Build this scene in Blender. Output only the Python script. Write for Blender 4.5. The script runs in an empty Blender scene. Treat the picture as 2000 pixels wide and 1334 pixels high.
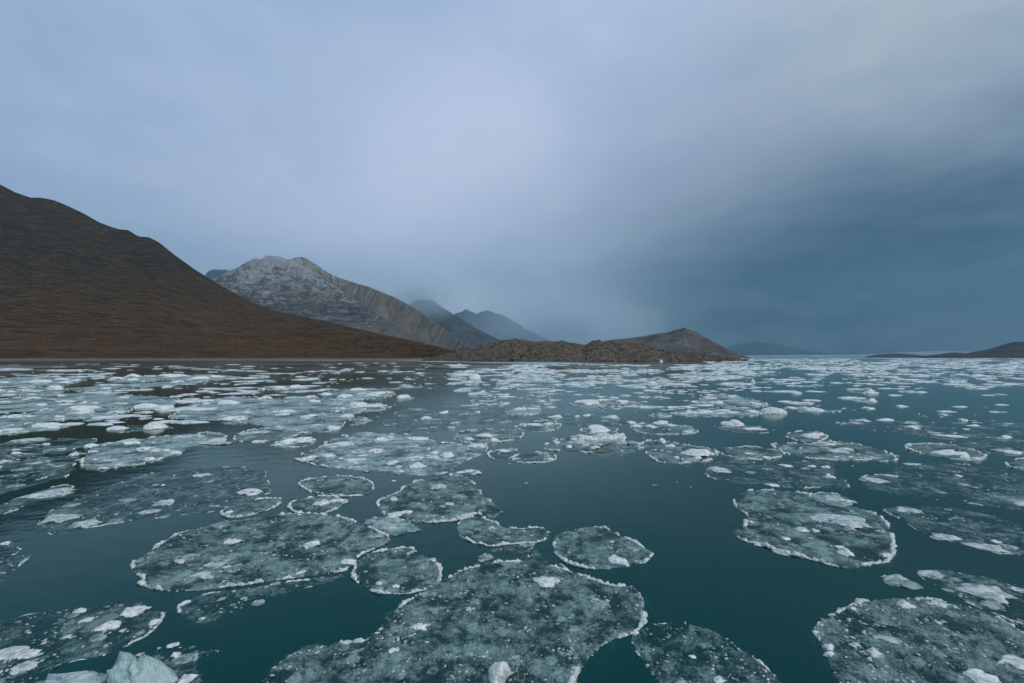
import bpy, math, random
import numpy as np

# ------------------------------------------------------------------ scene, camera, sky, sun, exposure
S = bpy.context.scene
COL = S.collection
FOC = 889.0          # focal length in photo pixels (16 mm on 36 mm, picture 2000 wide)
HOR = 697.0          # row of the horizon in the photo
CAMH = 4.0           # eye height above the water, metres

cam_d = bpy.data.cameras.new('camera')
cam = bpy.data.objects.new('camera', cam_d)
COL.objects.link(cam)
cam_d.sensor_width = 36.0
cam_d.lens = 36.0 * FOC / 2000.0
cam_d.shift_y = (HOR - 667.0) / 2000.0
cam_d.clip_start = 0.1
cam_d.clip_end = 60000.0
cam.location = (0, 0, CAMH)
cam.rotation_euler = (math.radians(90), 0, 0)
S.camera = cam

SUN_EL, SUN_AZ = math.radians(42), math.radians(118)      # azimuth clockwise from +Y
sun_d = bpy.data.lights.new('sun', 'SUN')
sun_d.energy = 1.5
sun_d.angle = math.radians(24)
sun_d.color = (1.0, 0.95, 0.88)
sun = bpy.data.objects.new('sun', sun_d)
COL.objects.link(sun)
sun.rotation_euler = (math.radians(90) - SUN_EL, 0, -SUN_AZ + math.pi)

S.view_settings.view_transform = 'Standard'
S.view_settings.look = 'None'
S.view_settings.exposure = 0.22
S.view_settings.gamma = 1.0
S.view_settings.use_curve_mapping = False
S.render.engine = 'CYCLES'
S.cycles.use_denoising = True
S.cycles.max_bounces = 6
S.cycles.diffuse_bounces = 2
S.cycles.glossy_bounces = 3
S.cycles.transmission_bounces = 3
S.cycles.volume_bounces = 3
S.cycles.transparent_max_bounces = 8
S.cycles.use_light_tree = False
S.cycles.caustics_reflective = False
S.cycles.caustics_refractive = False


class NT:
    """small helper to write node trees"""
    def __init__(self, tree):
        self.t = tree
        self.t.nodes.clear()

    def n(self, typ, **kw):
        nd = self.t.nodes.new(typ)
        for k, v in kw.items():
            setattr(nd, k, v)
        return nd

    def put(self, sock, v):
        if isinstance(v, bpy.types.NodeSocket):
            self.t.links.new(v, sock)
        elif v is not None:
            sock.default_value = v

    def m(self, op, a, b=None, c=None, clamp=False):
        nd = self.n('ShaderNodeMath', operation=op, use_clamp=clamp)
        for i, v in enumerate((a, b, c)):
            self.put(nd.inputs[i], v)
        return nd.outputs[0]

    def mix(self, f, a, b, typ='MIX'):
        nd = self.n('ShaderNodeMix', data_type='RGBA', blend_type=typ)
        nd.clamp_factor = True
        self.put(nd.inputs[0], f)
        for i, v in ((6, a), (7, b)):
            if isinstance(v, tuple) and len(v) == 3:
                v = v + (1.0,)
            self.put(nd.inputs[i], v)
        return nd.outputs[2]

    def noise(self, vec, scale, detail=4, rough=0.55, dist=0.0):
        nd = self.n('ShaderNodeTexNoise')
        self.put(nd.inputs['Vector'], vec)
        nd.inputs['Scale'].default_value = scale
        nd.inputs['Detail'].default_value = detail
        nd.inputs['Roughness'].default_value = rough
        nd.inputs['Distortion'].default_value = dist
        return nd.outputs['Fac']

    def voro(self, vec, scale, feature='F1', rnd=1.0):
        nd = self.n('ShaderNodeTexVoronoi', feature=feature)
        self.put(nd.inputs['Vector'], vec)
        nd.inputs['Scale'].default_value = scale
        nd.inputs['Randomness'].default_value = rnd
        return nd.outputs['Distance']

    def mapr(self, v, a, b, c=0.0, d=1.0, smooth=True):
        nd = self.n('ShaderNodeMapRange')
        nd.interpolation_type = 'SMOOTHSTEP' if smooth else 'LINEAR'
        nd.clamp = True
        self.put(nd.inputs[0], v)
        for i, x in enumerate((a, b, c, d)):
            nd.inputs[1 + i].default_value = x
        return nd.outputs[0]

    def mapping(self, vec, scale=(1, 1, 1), rot=(0, 0, 0), loc=(0, 0, 0)):
        nd = self.n('ShaderNodeMapping')
        self.put(nd.inputs['Vector'], vec)
        nd.inputs['Location'].default_value = loc
        nd.inputs['Rotation'].default_value = rot
        nd.inputs['Scale'].default_value = scale
        return nd.outputs[0]

    def attr(self, name):
        return self.n('ShaderNodeAttribute', attribute_name=name).outputs['Fac']

    def bump(self, h, strength, dist, normal=None):
        nd = self.n('ShaderNodeBump')
        self.put(nd.inputs['Height'], h)
        nd.inputs['Strength'].default_value = strength
        nd.inputs['Distance'].default_value = dist
        if normal is not None:
            self.put(nd.inputs['Normal'], normal)
        return nd.outputs[0]


def srgb(r, g, b):
    return tuple((c / 255 / 12.92) if c / 255 <= 0.04045 else ((c / 255 + 0.055) / 1.055) ** 2.4 for c in (r, g, b))


# ---- world: Nishita sky behind a deck of cloud that thickens into a dark bank low in the north-east
W = bpy.data.worlds.new('World')
S.world = W
W.use_nodes = True
w = NT(W.node_tree)
tc = w.n('ShaderNodeTexCoord')
D = tc.outputs['Generated']
sx = w.n('ShaderNodeSeparateXYZ')
w.put(sx.inputs[0], D)
az = w.m('ARCTAN2', sx.outputs[0], sx.outputs[1])
el = w.m('ARCSINE', w.m('ABSOLUTE', sx.outputs[2]))
# soft drifting shapes in the cloud deck
warp = w.noise(w.mapping(D, (1.2, 1.2, 2.4)), 1.6, 5, 0.55, 0.5)
soft = w.noise(w.mapping(D, (1.0, 1.0, 2.0), (0, 0, 0.6)), 2.1, 6, 0.55, 0.35)
fine = w.noise(w.mapping(D, (1.0, 1.0, 3.2), (0.2, 0, 0.2)), 4.5, 7, 0.6, 0.3)
wob = w.m('MULTIPLY', w.m('SUBTRACT', warp, 0.5), 0.55)
azw = w.m('ADD', az, wob)
elw = w.m('ADD', el, w.m('MULTIPLY', wob, 0.5))


def lobe(a0, sa, e0, se, a=azw, e=elw):
    da = w.m('DIVIDE', w.m('SUBTRACT', a, a0), sa)
    de = w.m('DIVIDE', w.m('SUBTRACT', e, e0), se)
    q = w.m('ADD', w.m('MULTIPLY', da, da), w.m('MULTIPLY', de, de))
    return w.m('EXPONENT', w.m('MULTIPLY', q, -1.0))


veil = w.mix(w.mapr(soft, 0.32, 0.70), srgb(146, 174, 207), srgb(180, 195, 226))       # the pale deck
glow = lobe(-0.10, 0.42, 0.40, 0.22)
veil = w.mix(w.m('MULTIPLY', glow, 0.75), veil, srgb(208, 218, 244))
low = w.m('EXPONENT', w.m('MULTIPLY', w.m('DIVIDE', el, 0.13), -1.0))
veil = w.mix(w.m('MULTIPLY', low, 0.80), veil, srgb(182, 216, 244))
veil = w.mix(w.m('MULTIPLY', lobe(0.06, 0.30, 0.10, 0.13), 0.6), veil, srgb(204, 226, 246))
bank = lobe(0.64, 0.52, 0.0, 0.40)
grey = lobe(0.90, 0.45, 0.66, 0.34)
veil = w.mix(w.m('MULTIPLY', grey, 0.8), veil, srgb(196, 204, 206))
veil = w.mix(w.mapr(bank, 0.05, 0.80, 0.0, 0.98, False), veil, srgb(4, 62, 86))
veil = w.mix(w.mapr(fine, 0.30, 0.72, 0.0, 0.12), veil, srgb(196, 204, 222))
nish = w.n('ShaderNodeTexSky', sky_type='NISHITA')
nish.sun_disc = False
nish.sun_elevation = SUN_EL
nish.sun_rotation = SUN_AZ
nish.air_density = 1.0
nish.dust_density = 2.0
nish.ozone_density = 3.0
up = w.n('ShaderNodeVectorMath', operation='SCALE')
w.put(up.inputs[0], veil)
up.inputs['Scale'].default_value = 10.0
skyc = w.mix(0.94, nish.outputs[0], up.outputs[0])
bg = w.n('ShaderNodeBackground')
w.put(bg.inputs[0], skyc)
bg.inputs[1].default_value = 0.097
wo = w.n('ShaderNodeOutputWorld')
w.put(wo.inputs[0], bg.outputs[0])

# ------------------------------------------------------------------ numpy helpers
rng = np.random.default_rng(7)


def _hash(ix, iy, seed):
    h = (ix.astype(np.int64) * 374761393 + iy.astype(np.int64) * 668265263 + seed * 974634221) & 0xFFFFFFFF
    h = ((h ^ (h >> 13)) * 1274126177) & 0xFFFFFFFF
    h = h ^ (h >> 16)
    return (h & 0xFFFF) / 65535.0 * 2 * math.pi


def perlin(x, y, seed=0):
    x0 = np.floor(x); y0 = np.floor(y)
    fx = x - x0; fy = y - y0
    ux = fx * fx * fx * (fx * (fx * 6 - 15) + 10)
    uy = fy * fy * fy * (fy * (fy * 6 - 15) + 10)

    def g(dx, dy):
        a = _hash(x0 + dx, y0 + dy, seed)
        return np.cos(a) * (fx - dx) + np.sin(a) * (fy - dy)
    a = g(0, 0) * (1 - ux) + g(1, 0) * ux
    b = g(0, 1) * (1 - ux) + g(1, 1) * ux
    return (a * (1 - uy) + b * uy) * 1.4


def fbm(x, y, octv=4, seed=0, gain=0.5, lac=2.03):
    s = np.zeros(np.shape(x)); a = 1.0; n = 0.0
    for i in range(octv):
        s = s + a * perlin(x, y, seed + i * 17)
        n += a; a *= gain
        x = x * lac + 3.7; y = y * lac - 1.9
    return s / n


def ridged(x, y, octv=4, seed=0):
    s = np.zeros(np.shape(x)); a = 1.0; n = 0.0
    for i in range(octv):
        s = s + a * (1 - np.abs(perlin(x, y, seed + i * 31)) * 2)
        n += a; a *= 0.5; x = x * 2.1 + 5.1; y = y * 2.1 + 1.3
    return s / n


def sstep(a, b, x):
    t = np.clip((x - a) / (b - a), 0, 1)
    return t * t * (3 - 2 * t)


def mesh_np(name, V, F, mat, smooth=True, attrs=None, uv=None):
    """V (n,3), F (m,k) with k = 3 or 4"""
    me = bpy.data.meshes.new(name)
    V = np.ascontiguousarray(V, dtype=np.float32); F = np.ascontiguousarray(F, dtype=np.int32)
    m, k = F.shape
    me.vertices.add(len(V)); me.vertices.foreach_set('co', V.ravel())
    me.loops.add(m * k); me.loops.foreach_set('vertex_index', F.ravel())
    me.polygons.add(m)
    me.polygons.foreach_set('loop_start', np.arange(0, m * k, k, dtype=np.int32))
    me.polygons.foreach_set('loop_total', np.full(m, k, dtype=np.int32))
    me.polygons.foreach_set('use_smooth', np.full(m, smooth, dtype=bool))
    for an, av in (attrs or {}).items():
        at = me.attributes.new(an, 'FLOAT', 'POINT')
        at.data.foreach_set('value', np.ascontiguousarray(av, dtype=np.float32).ravel())
    me.update(calc_edges=True)
    me.validate()
    if mat is not None:
        me.materials.append(mat)
    return me


def link(name, data, parent=None, loc=(0, 0, 0)):
    o = bpy.data.objects.new(name, data)
    COL.objects.link(o)
    o.location = loc
    if parent is not None:
        o.parent = parent
    return o


def grid_faces(ny, nx, keep=None):
    i = np.arange((ny - 1) * (nx - 1))
    r, c = i // (nx - 1), i % (nx - 1)
    a = r * nx + c
    F = np.stack([a, a + 1, a + nx + 1, a + nx], 1)
    if keep is not None:
        F = F[keep.ravel()[F].any(1)]
    return F


def compact(V, F, attrs):
    used = np.unique(F)
    mp = np.full(len(V), -1, dtype=np.int64)
    mp[used] = np.arange(len(used))
    return V[used], mp[F], {k: v.ravel()[used] for k, v in attrs.items()}


def tag(o, label, cat, group=None):
    o['label'] = label
    o['category'] = cat
    if group:
        o['group'] = group
    return o


# ------------------------------------------------------------------ materials
def new_mat(name):
    m = bpy.data.materials.new(name)
    m.use_nodes = True
    return m, NT(m.node_tree)


def finish(t, base, rough=0.9, normal=None, spec=0.3, **kw):
    p = t.n('ShaderNodeBsdfPrincipled')
    t.put(p.inputs['Base Color'], base if not (isinstance(base, tuple) and len(base) == 3) else base + (1,))
    t.put(p.inputs['Roughness'], rough)
    t.put(p.inputs['Specular IOR Level'], spec)
    if normal is not None:
        t.put(p.inputs['Normal'], normal)
    for k, v in kw.items():
        t.put(p.inputs[k.replace('_', ' ')], v)
    o = t.n('ShaderNodeOutputMaterial')
    t.put(o.inputs[0], p.outputs[0])
    return p


def pos(t):
    return t.n('ShaderNodeNewGeometry').outputs['Position']


def objc(t):
    return t.n('ShaderNodeTexCoord').outputs['Object']


def slope_vec(t, su, sv, skew=0.0):
    """vector made of the terrain's along-slope (tu) and down-slope (tv) metres"""
    u = t.attr('tu'); v = t.attr('tv')
    c = t.n('ShaderNodeCombineXYZ')
    t.put(c.inputs[0], t.m('MULTIPLY', t.m('ADD', u, t.m('MULTIPLY', v, skew)), su))
    t.put(c.inputs[1], t.m('MULTIPLY', v, sv))
    return c.outputs[0]


def mat_hillside():
    m, t = new_mat('tundra_hillside')
    P = pos(t)
    h = t.attr('rel')                                   # 0 at the shore, 1 on the crest
    z = t.n('ShaderNodeSeparateXYZ'); t.put(z.inputs[0], P); z = z.outputs[2]
    big = t.noise(slope_vec(t, 0.004, 0.016), 1.0, 5, 0.6)
    st1 = t.noise(slope_vec(t, 0.014, 0.13, 0.18), 1.0, 5, 0.62, 0.25)
    st2 = t.noise(slope_vec(t, 0.030, 0.32, 0.10), 1.0, 4, 0.62, 0.2)
    grain = t.noise(P, 0.22, 6, 0.75)
    hh = t.m('ADD', h, t.m('MULTIPLY', t.m('SUBTRACT', big, 0.5), 0.55))
    col = t.mix(t.mapr(hh, 0.02, 0.48), (0.140, 0.070, 0.020), (0.062, 0.043, 0.020))     # russet tundra to grey-brown scree
    col = t.mix(t.mapr(st1, 0.47, 0.53, 0, 0.80), col, (0.028, 0.021, 0.014))
    col = t.mix(t.mapr(st2, 0.53, 0.59, 0, 0.75), col, (0.165, 0.118, 0.062))
    rust = t.m('MULTIPLY', t.mapr(big, 0.5, 0.62), t.mapr(hh, 0.42, 0.12))
    col = t.mix(t.m('MULTIPLY', rust, 0.55), col, (0.175, 0.080, 0.028))
    pale = t.noise(slope_vec(t, 0.035, 0.42, 0.06), 1.0, 6, 0.7, 0.4)
    col = t.mix(t.m('MULTIPLY', t.mapr(pale, 0.62, 0.68), t.mapr(h, 0.62, 0.10, 0.0, 0.85)), col, (0.34, 0.28, 0.20))
    dg = t.noise(slope_vec(t, 0.016, 0.020, -2.2), 1.0, 6, 0.66, 0.3)
    col = t.mix(t.m('MULTIPLY', t.mapr(dg, 0.50, 0.60), t.mapr(h, 0.12, 0.5, 0.15, 0.7)), col, (0.030, 0.024, 0.020))
    col = t.mix(t.mapr(grain, 0.50, 0.58, 0, 0.70), col, (0.024, 0.018, 0.012))
    bz = t.m('ADD', z, t.m('MULTIPLY', t.m('SUBTRACT', grain, 0.5), 4.0))
    col = t.mix(t.mapr(bz, 3.2, 1.2), col, (0.24, 0.195, 0.145))                       # gravel beach
    hgt = t.m('ADD', t.m('MULTIPLY', st2, 1.0), t.m('ADD', t.m('MULTIPLY', grain, 1.2), t.m('MULTIPLY', st1, 2.0)))
    finish(t, col, 0.95, t.bump(hgt, 1.0, 4.5), 0.1)
    return m


def mat_snowy():
    m, t = new_mat('snow_dusted_rock')
    P = pos(t)
    sep = t.n('ShaderNodeSeparateXYZ'); t.put(sep.inputs[0], P)
    z = sep.outputs[2]
    side = t.attr('side')                               # 0 cliff face, 1 scree flank
    h = t.attr('rel')
    gul = t.noise(slope_vec(t, 0.05, 0.006), 1.0, 6, 0.65, 0.15)
    gulf = t.noise(slope_vec(t, 0.16, 0.012), 1.0, 5, 0.65, 0.1)
    n1 = t.noise(P, 0.012, 6, 0.65)
    n2 = t.noise(P, 0.06, 7, 0.72)
    crag = t.noise(t.mapping(P, (1, 1, 1.5)), 0.022, 10, 0.84, 0.4)
    zz = t.m('ADD', z, t.m('MULTIPLY', n1, 60))
    strata = t.noise(t.n('ShaderNodeCombineXYZ').outputs[0], 1.0)
    cz = t.n('ShaderNodeCombineXYZ')
    t.put(cz.inputs[2], t.m('MULTIPLY', zz, 0.075))
    t.put(cz.inputs[0], t.m('MULTIPLY', sep.outputs[0], 0.002))
    strata = t.noise(cz.outputs[0], 1.0, 4, 0.7)
    rock = t.mix(t.mapr(crag, 0.35, 0.65), (0.046, 0.050, 0.050), (0.185, 0.19, 0.178))
    rock = t.mix(t.m('MULTIPLY', t.mapr(strata, 0.44, 0.56), t.mapr(h, 0.62, 0.40)), rock, (0.045, 0.048, 0.054))
    scree = t.mix(t.mapr(gul, 0.36, 0.64), (0.105, 0.096, 0.080), (0.195, 0.180, 0.150))
    scree = t.mix(t.mapr(gulf, 0.52, 0.68, 0, 0.6), scree, (0.07, 0.064, 0.057))
    foot = t.m('MULTIPLY', t.mapr(t.m('ADD', h, t.m('MULTIPLY', t.m('SUBTRACT', gul, 0.5), 0.5)), 0.33, 0.25), 1.0)
    fac = t.m('MAXIMUM', t.mapr(t.m('ADD', side, t.m('MULTIPLY', t.m('SUBTRACT', n1, 0.5), 0.5)), 0.4, 0.6), foot)
    col = t.mix(fac, rock, scree)
    nz = t.n('ShaderNodeNewGeometry').outputs['Normal']
    sn = t.n('ShaderNodeSeparateXYZ'); t.put(sn.inputs[0], nz)
    dust = t.m('ADD', t.m('MULTIPLY', t.m('SUBTRACT', crag, 0.5), 2.6), t.m('ADD', t.m('MULTIPLY', t.m('SUBTRACT', n2, 0.5), 1.2), t.m('MULTIPLY', t.m('SUBTRACT', gul, 0.5), 1.1)))
    sline = t.m('ADD', t.m('SUBTRACT', h, 0.64), t.m('MULTIPLY', side, -0.22))
    snow = t.mapr(t.m('ADD', t.m('MULTIPLY', sline, 1.3), dust), -0.22, 0.42)
    col = t.mix(t.m('MULTIPLY', snow, 0.62), col, (0.44, 0.47, 0.47))
    ledge = t.m('MULTIPLY', t.mapr(t.noise(cz.outputs[0], 1.9, 3, 0.7), 0.55, 0.63), t.mapr(n2, 0.42, 0.58))
    col = t.mix(t.m('MULTIPLY', t.m('MULTIPLY', ledge, t.m('SUBTRACT', 1.0, fac)), 0.5), col, (0.46, 0.48, 0.49))
    hgt = t.m('ADD', t.m('MULTIPLY', crag, 14.0), t.m('ADD', t.m('MULTIPLY', n2, 5.0), t.m('MULTIPLY', gul, 6.0)))
    finish(t, col, 0.95, t.bump(hgt, 0.8, 1.0), 0.15)
    return m


def mat_rock(name, dark, light, accent=None, sc=0.05, beach=None, bumpd=1.5):
    m, t = new_mat(name)
    P = pos(t)
    n1 = t.noise(P, sc, 7, 0.68, 0.3)
    n2 = t.noise(P, sc * 7, 6, 0.7)
    g = t.noise(slope_vec(t, sc * 2.2, sc * 0.35), 1.0, 5, 0.65, 0.2)
    col = t.mix(t.mapr(n1, 0.32, 0.66), dark, light)
    col = t.mix(t.mapr(g, 0.45, 0.70, 0, 0.6), col, dark)
    if accent:
        a = t.noise(P, sc * 0.45, 5, 0.6)
        col = t.mix(t.mapr(a, 0.48, 0.62, 0, 0.85), col, accent)
    col = t.mix(t.mapr(n2, 0.50, 0.72, 0, 0.55), col, tuple(min(1, c * 2.0) for c in light))
    col = t.mix(t.mapr(n2, 0.50, 0.30, 0, 0.6), col, tuple(c * 0.55 for c in dark))
    if beach:
        z = t.n('ShaderNodeSeparateXYZ'); t.put(z.inputs[0], P)
        col = t.mix(t.mapr(z.outputs[2], 1.0, 0.25), col, beach)
    hgt = t.m('ADD', t.m('MULTIPLY', n1, 3.0), n2)
    finish(t, col, 0.95, t.bump(hgt, 0.9, bumpd), 0.15)
    return m


def mat_water():
    m, t = new_mat('fjord_water')
    P = pos(t)
    r1 = t.noise(t.mapping(P, (1.0, 1.6, 1)), 1.1, 4, 0.55)
    r2 = t.noise(t.mapping(P, (1.0, 2.2, 1), (0, 0, 0.35)), 5.0, 3, 0.5)
    patch = t.noise(t.mapping(P, (0.4, 1.0, 1)), 0.035, 4, 0.55, 0.4)
    hgt = t.m('ADD', t.m('MULTIPLY', r1, 0.030), t.m('MULTIPLY', r2, 0.0030))
    nrm = t.bump(hgt, 0.40, 1.0)
    fr = t.n('ShaderNodeFresnel'); fr.inputs[0].default_value = 1.48
    t.put(fr.inputs['Normal'], nrm)
    dif = t.n('ShaderNodeBsdfDiffuse'); dif.inputs[0].default_value = (0.003, 0.060, 0.056, 1)
    tr = t.n('ShaderNodeBsdfTransparent'); tr.inputs[0].default_value = (0.45, 0.82, 0.80, 1)
    body = t.n('ShaderNodeMixShader'); body.inputs[0].default_value = 0.48
    t.put(body.inputs[1], dif.outputs[0]); t.put(body.inputs[2], tr.outputs[0])
    gl = t.n('ShaderNodeBsdfGlossy'); t.put(gl.inputs[0], t.mix(t.mapr(fr.outputs[0], 0.07, 0.34, 0, 1, False), (0.18, 0.46, 0.46), (0.92, 1.0, 0.94)))
    wind = t.noise(t.mapping(P, (1.0, 1.0, 1)), 0.0045, 3, 0.5, 0.3)
    t.put(gl.inputs['Roughness'], t.m('ADD', t.mapr(patch, 0.40, 0.62, 0.07, 0.14), t.mapr(wind, 0.50, 0.62, 0.0, 0.16)))
    t.put(gl.inputs['Normal'], nrm)
    mx = t.n('ShaderNodeMixShader')
    t.put(mx.inputs[0], fr.outputs[0]); t.put(mx.inputs[1], body.outputs[0]); t.put(mx.inputs[2], gl.outputs[0])
    o = t.n('ShaderNodeOutputMaterial'); t.put(o.inputs[0], mx.outputs[0])
    return m


def mat_ice_sheet(name, wet, slush, frost_c, bias):
    """wet translucent pancake ice: dark where thin, milky where slush has frozen in, white where frosted"""
    m, t = new_mat(name)
    P = pos(t)
    fz = t.attr('frost'); thin = t.attr('thin')
    a = t.noise(P, 2.0, 7, 0.66, 0.6)
    b = t.noise(P, 8.0, 6, 0.70, 0.8)
    c = t.noise(P, 30.0, 4, 0.68, 0.4)
    wv = t.n('ShaderNodeVectorMath', operation='MULTIPLY_ADD')          # wobble the chunk outlines
    nv = t.n('ShaderNodeTexNoise'); t.put(nv.inputs['Vector'], P); nv.inputs['Scale'].default_value = 7.0; nv.inputs['Detail'].default_value = 3
    t.put(wv.inputs[0], nv.outputs['Color']); wv.inputs[1].default_value = (0.22, 0.22, 0.0); t.put(wv.inputs[2], P)
    flatp = t.mapping(wv.outputs[0], (1, 1, 0.0))
    cell = t.n('ShaderNodeTexVoronoi', feature='F1'); t.put(cell.inputs['Vector'], flatp); cell.inputs['Scale'].default_value = 4.6
    pick = t.n('ShaderNodeSeparateColor'); t.put(pick.inputs[0], cell.outputs['Color'])
    chunk = t.m('MULTIPLY', t.mapr(cell.outputs['Distance'], 0.50, 0.34), t.mapr(pick.outputs[0], 0.55, 0.95))     # pieces frozen in
    ring = t.m('MULTIPLY', t.mapr(cell.outputs['Distance'], 0.30, 0.40), chunk)
    v = t.m('ADD', t.m('MULTIPLY', a, 0.55), t.m('ADD', t.m('MULTIPLY', b, 0.50), t.m('MULTIPLY', c, 0.50)))
    v = t.m('SUBTRACT', v, 0.10)
    v = t.m('ADD', v, t.m('MULTIPLY', chunk, 0.17))
    v = t.m('ADD', v, t.m('MULTIPLY', thin, -0.12))
    v = t.m('ADD', v, bias)
    mo = t.attr('mott')
    v = t.m('ADD', v, t.m('MULTIPLY', mo, 0.11))
    col = t.mix(t.mapr(v, 0.58, 0.84, 0, 1, False), wet, slush)
    col = t.mix(t.m('MULTIPLY', ring, 0.14), col, frost_c)
    fr = t.m('ADD', fz, t.m('MULTIPLY', t.m('SUBTRACT', t.m('ADD', t.m('MULTIPLY', b, 0.5), t.m('MULTIPLY', c, 0.5)), 0.5), 2.0))
    frm = t.mapr(fr, 0.50, 0.70)
    col = t.mix(frm, col, frost_c)
    spk = t.mapr(t.noise(P, 48.0, 2, 0.5), 0.70, 0.76)
    col = t.mix(t.m('MULTIPLY', spk, 0.5), col, (0.62, 0.68, 0.68))
    hgt = t.m('ADD', t.m('MULTIPLY', b, 0.045), t.m('ADD', t.m('MULTIPLY', c, 0.018), t.m('ADD', t.m('MULTIPLY', frm, 0.014), t.m('MULTIPLY', chunk, 0.012))))
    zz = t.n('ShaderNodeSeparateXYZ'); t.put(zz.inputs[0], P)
    depth_fade = t.mapr(zz.outputs[2], -0.012, -0.085)                        # water's dimming of sunken ice with depth, painted into its colour
    col = t.mix(t.m('MULTIPLY', depth_fade, 0.96), col, (0.0085, 0.036, 0.038))
    rough = t.m('ADD', 0.30, t.m('MULTIPLY', frm, 0.4))
    finish(t, col, rough, t.bump(hgt, 0.9, 1.0), 0.35, IOR=1.31, Specular_Tint=(0.75, 0.98, 0.92, 1))
    return m


def mat_white_ice(name, c0, c1, rough, bscale, ss=0.0):
    m, t = new_mat(name)
    P = pos(t)
    a = t.noise(P, bscale, 6, 0.65, 0.4)
    b = t.noise(P, bscale * 6, 4, 0.65)
    col = t.mix(t.mapr(a, 0.38, 0.60), c0, c1)
    hgt = t.m('ADD', a, t.m('MULTIPLY', b, 0.35))
    kw = {}
    if ss:
        kw = dict(Subsurface_Weight=ss, Subsurface_Scale=0.06)
    finish(t, col, rough, t.bump(hgt, 0.9, 0.5 / bscale), 0.5, IOR=1.31, **kw)
    return m


M_HILL = mat_hillside()
M_SNOWY = mat_snowy()
M_MORAINE = mat_rock('moraine_rubble', (0.058, 0.048, 0.034), (0.175, 0.142, 0.096), (0.125, 0.098, 0.062), 0.16, (0.065, 0.060, 0.052), 1.0)
M_ISLAND = mat_rock('dark_island_rock', (0.040, 0.038, 0.036), (0.150, 0.138, 0.120), None, 0.018, None, 3.0)
M_FARROCK = mat_rock('far_dark_rock', (0.030, 0.034, 0.040), (0.090, 0.092, 0.094), None, 0.006, None, 12.0)
M_BLACKROCK = mat_rock('low_black_rock', (0.020, 0.020, 0.024), (0.060, 0.054, 0.052), None, 0.012, None, 3.0)
M_PLAIN = mat_rock('outwash_gravel', (0.080, 0.070, 0.056), (0.190, 0.165, 0.130), (0.10, 0.066, 0.036), 0.035, (0.24, 0.20, 0.15), 0.6)
M_BOULDER = mat_rock('boulder_stone', (0.060, 0.053, 0.042), (0.190, 0.165, 0.125), None, 0.30, None, 0.2)
M_GLACIER = mat_white_ice('glacier_ice', (0.14, 0.26, 0.32), (0.34, 0.44, 0.50), 0.8, 0.02)
M_WATER = mat_water()
M_BED = mat_rock('silt_murk', (0.008, 0.034, 0.036), (0.009, 0.038, 0.040), None, 0.3, None, 0.01)
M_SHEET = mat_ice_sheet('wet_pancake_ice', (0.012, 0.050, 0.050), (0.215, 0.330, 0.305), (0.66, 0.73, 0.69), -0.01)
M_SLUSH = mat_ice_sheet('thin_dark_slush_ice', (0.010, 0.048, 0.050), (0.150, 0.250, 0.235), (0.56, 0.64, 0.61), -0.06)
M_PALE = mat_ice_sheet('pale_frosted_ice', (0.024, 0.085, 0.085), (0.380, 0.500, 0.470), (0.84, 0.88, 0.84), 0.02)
M_RIM = mat_white_ice('frozen_rim_crust', (0.34, 0.42, 0.38), (0.76, 0.79, 0.72), 0.5, 16.0)
M_LUMP = mat_white_ice('white_ice_lump', (0.44, 0.52, 0.49), (0.86, 0.88, 0.84), 0.5, 9.0)
M_LUMP_SOFT = mat_white_ice('soft_grey_white_ice', (0.26, 0.36, 0.34), (0.66, 0.72, 0.68), 0.45, 6.0)
M_LUMP_WET = mat_white_ice('wet_grey_ice_lump', (0.10, 0.18, 0.175), (0.40, 0.48, 0.45), 0.3, 7.0)
M_BERG = mat_white_ice('glassy_berg_ice', (0.26, 0.43, 0.41), (0.50, 0.64, 0.61), 0.32, 3.0)
M_CRUMB = mat_white_ice('frozen_crumbs', (0.10, 0.19, 0.18), (0.62, 0.69, 0.65), 0.45, 3.0)
M_BRASH = mat_white_ice('far_brash_ice', (0.32, 0.43, 0.42), (0.84, 0.88, 0.85), 0.6, 0.7)


# ------------------------------------------------------------------ the setting: water, land
def put(px, py):
    """photo pixel on the water -> place on the fjord in metres"""
    Y = FOC * CAMH / (np.asarray(py, float) - HOR)
    return (np.asarray(px, float) - 1000.0) / FOC * Y, Y


def sheet(name, x0, x1, y0, y1, z, mat):
    V = np.array([[x0, y0, z], [x1, y0, z], [x1, y1, z], [x0, y1, z]])
    o = link(name, mesh_np(name, V, np.array([[0, 1, 2, 3]]), mat, False))
    o['kind'] = 'structure'
    return o


sheet('water', -14500, 14500, -300, 13200, 0.0, M_WATER)
sheet('fjord_bed', -14500, 14500, -300, 13200, -1.6, M_BED)


def interp(tab, x, k):
    t = np.array(tab, float)
    return np.interp(x, t[:, 0], t[:, k])


def smooth1(a, n):
    k = np.hanning(2 * n + 3)[1:-1]; k /= k.sum()
    return np.convolve(np.pad(a, n, mode='edge'), k, mode='valid')


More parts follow.
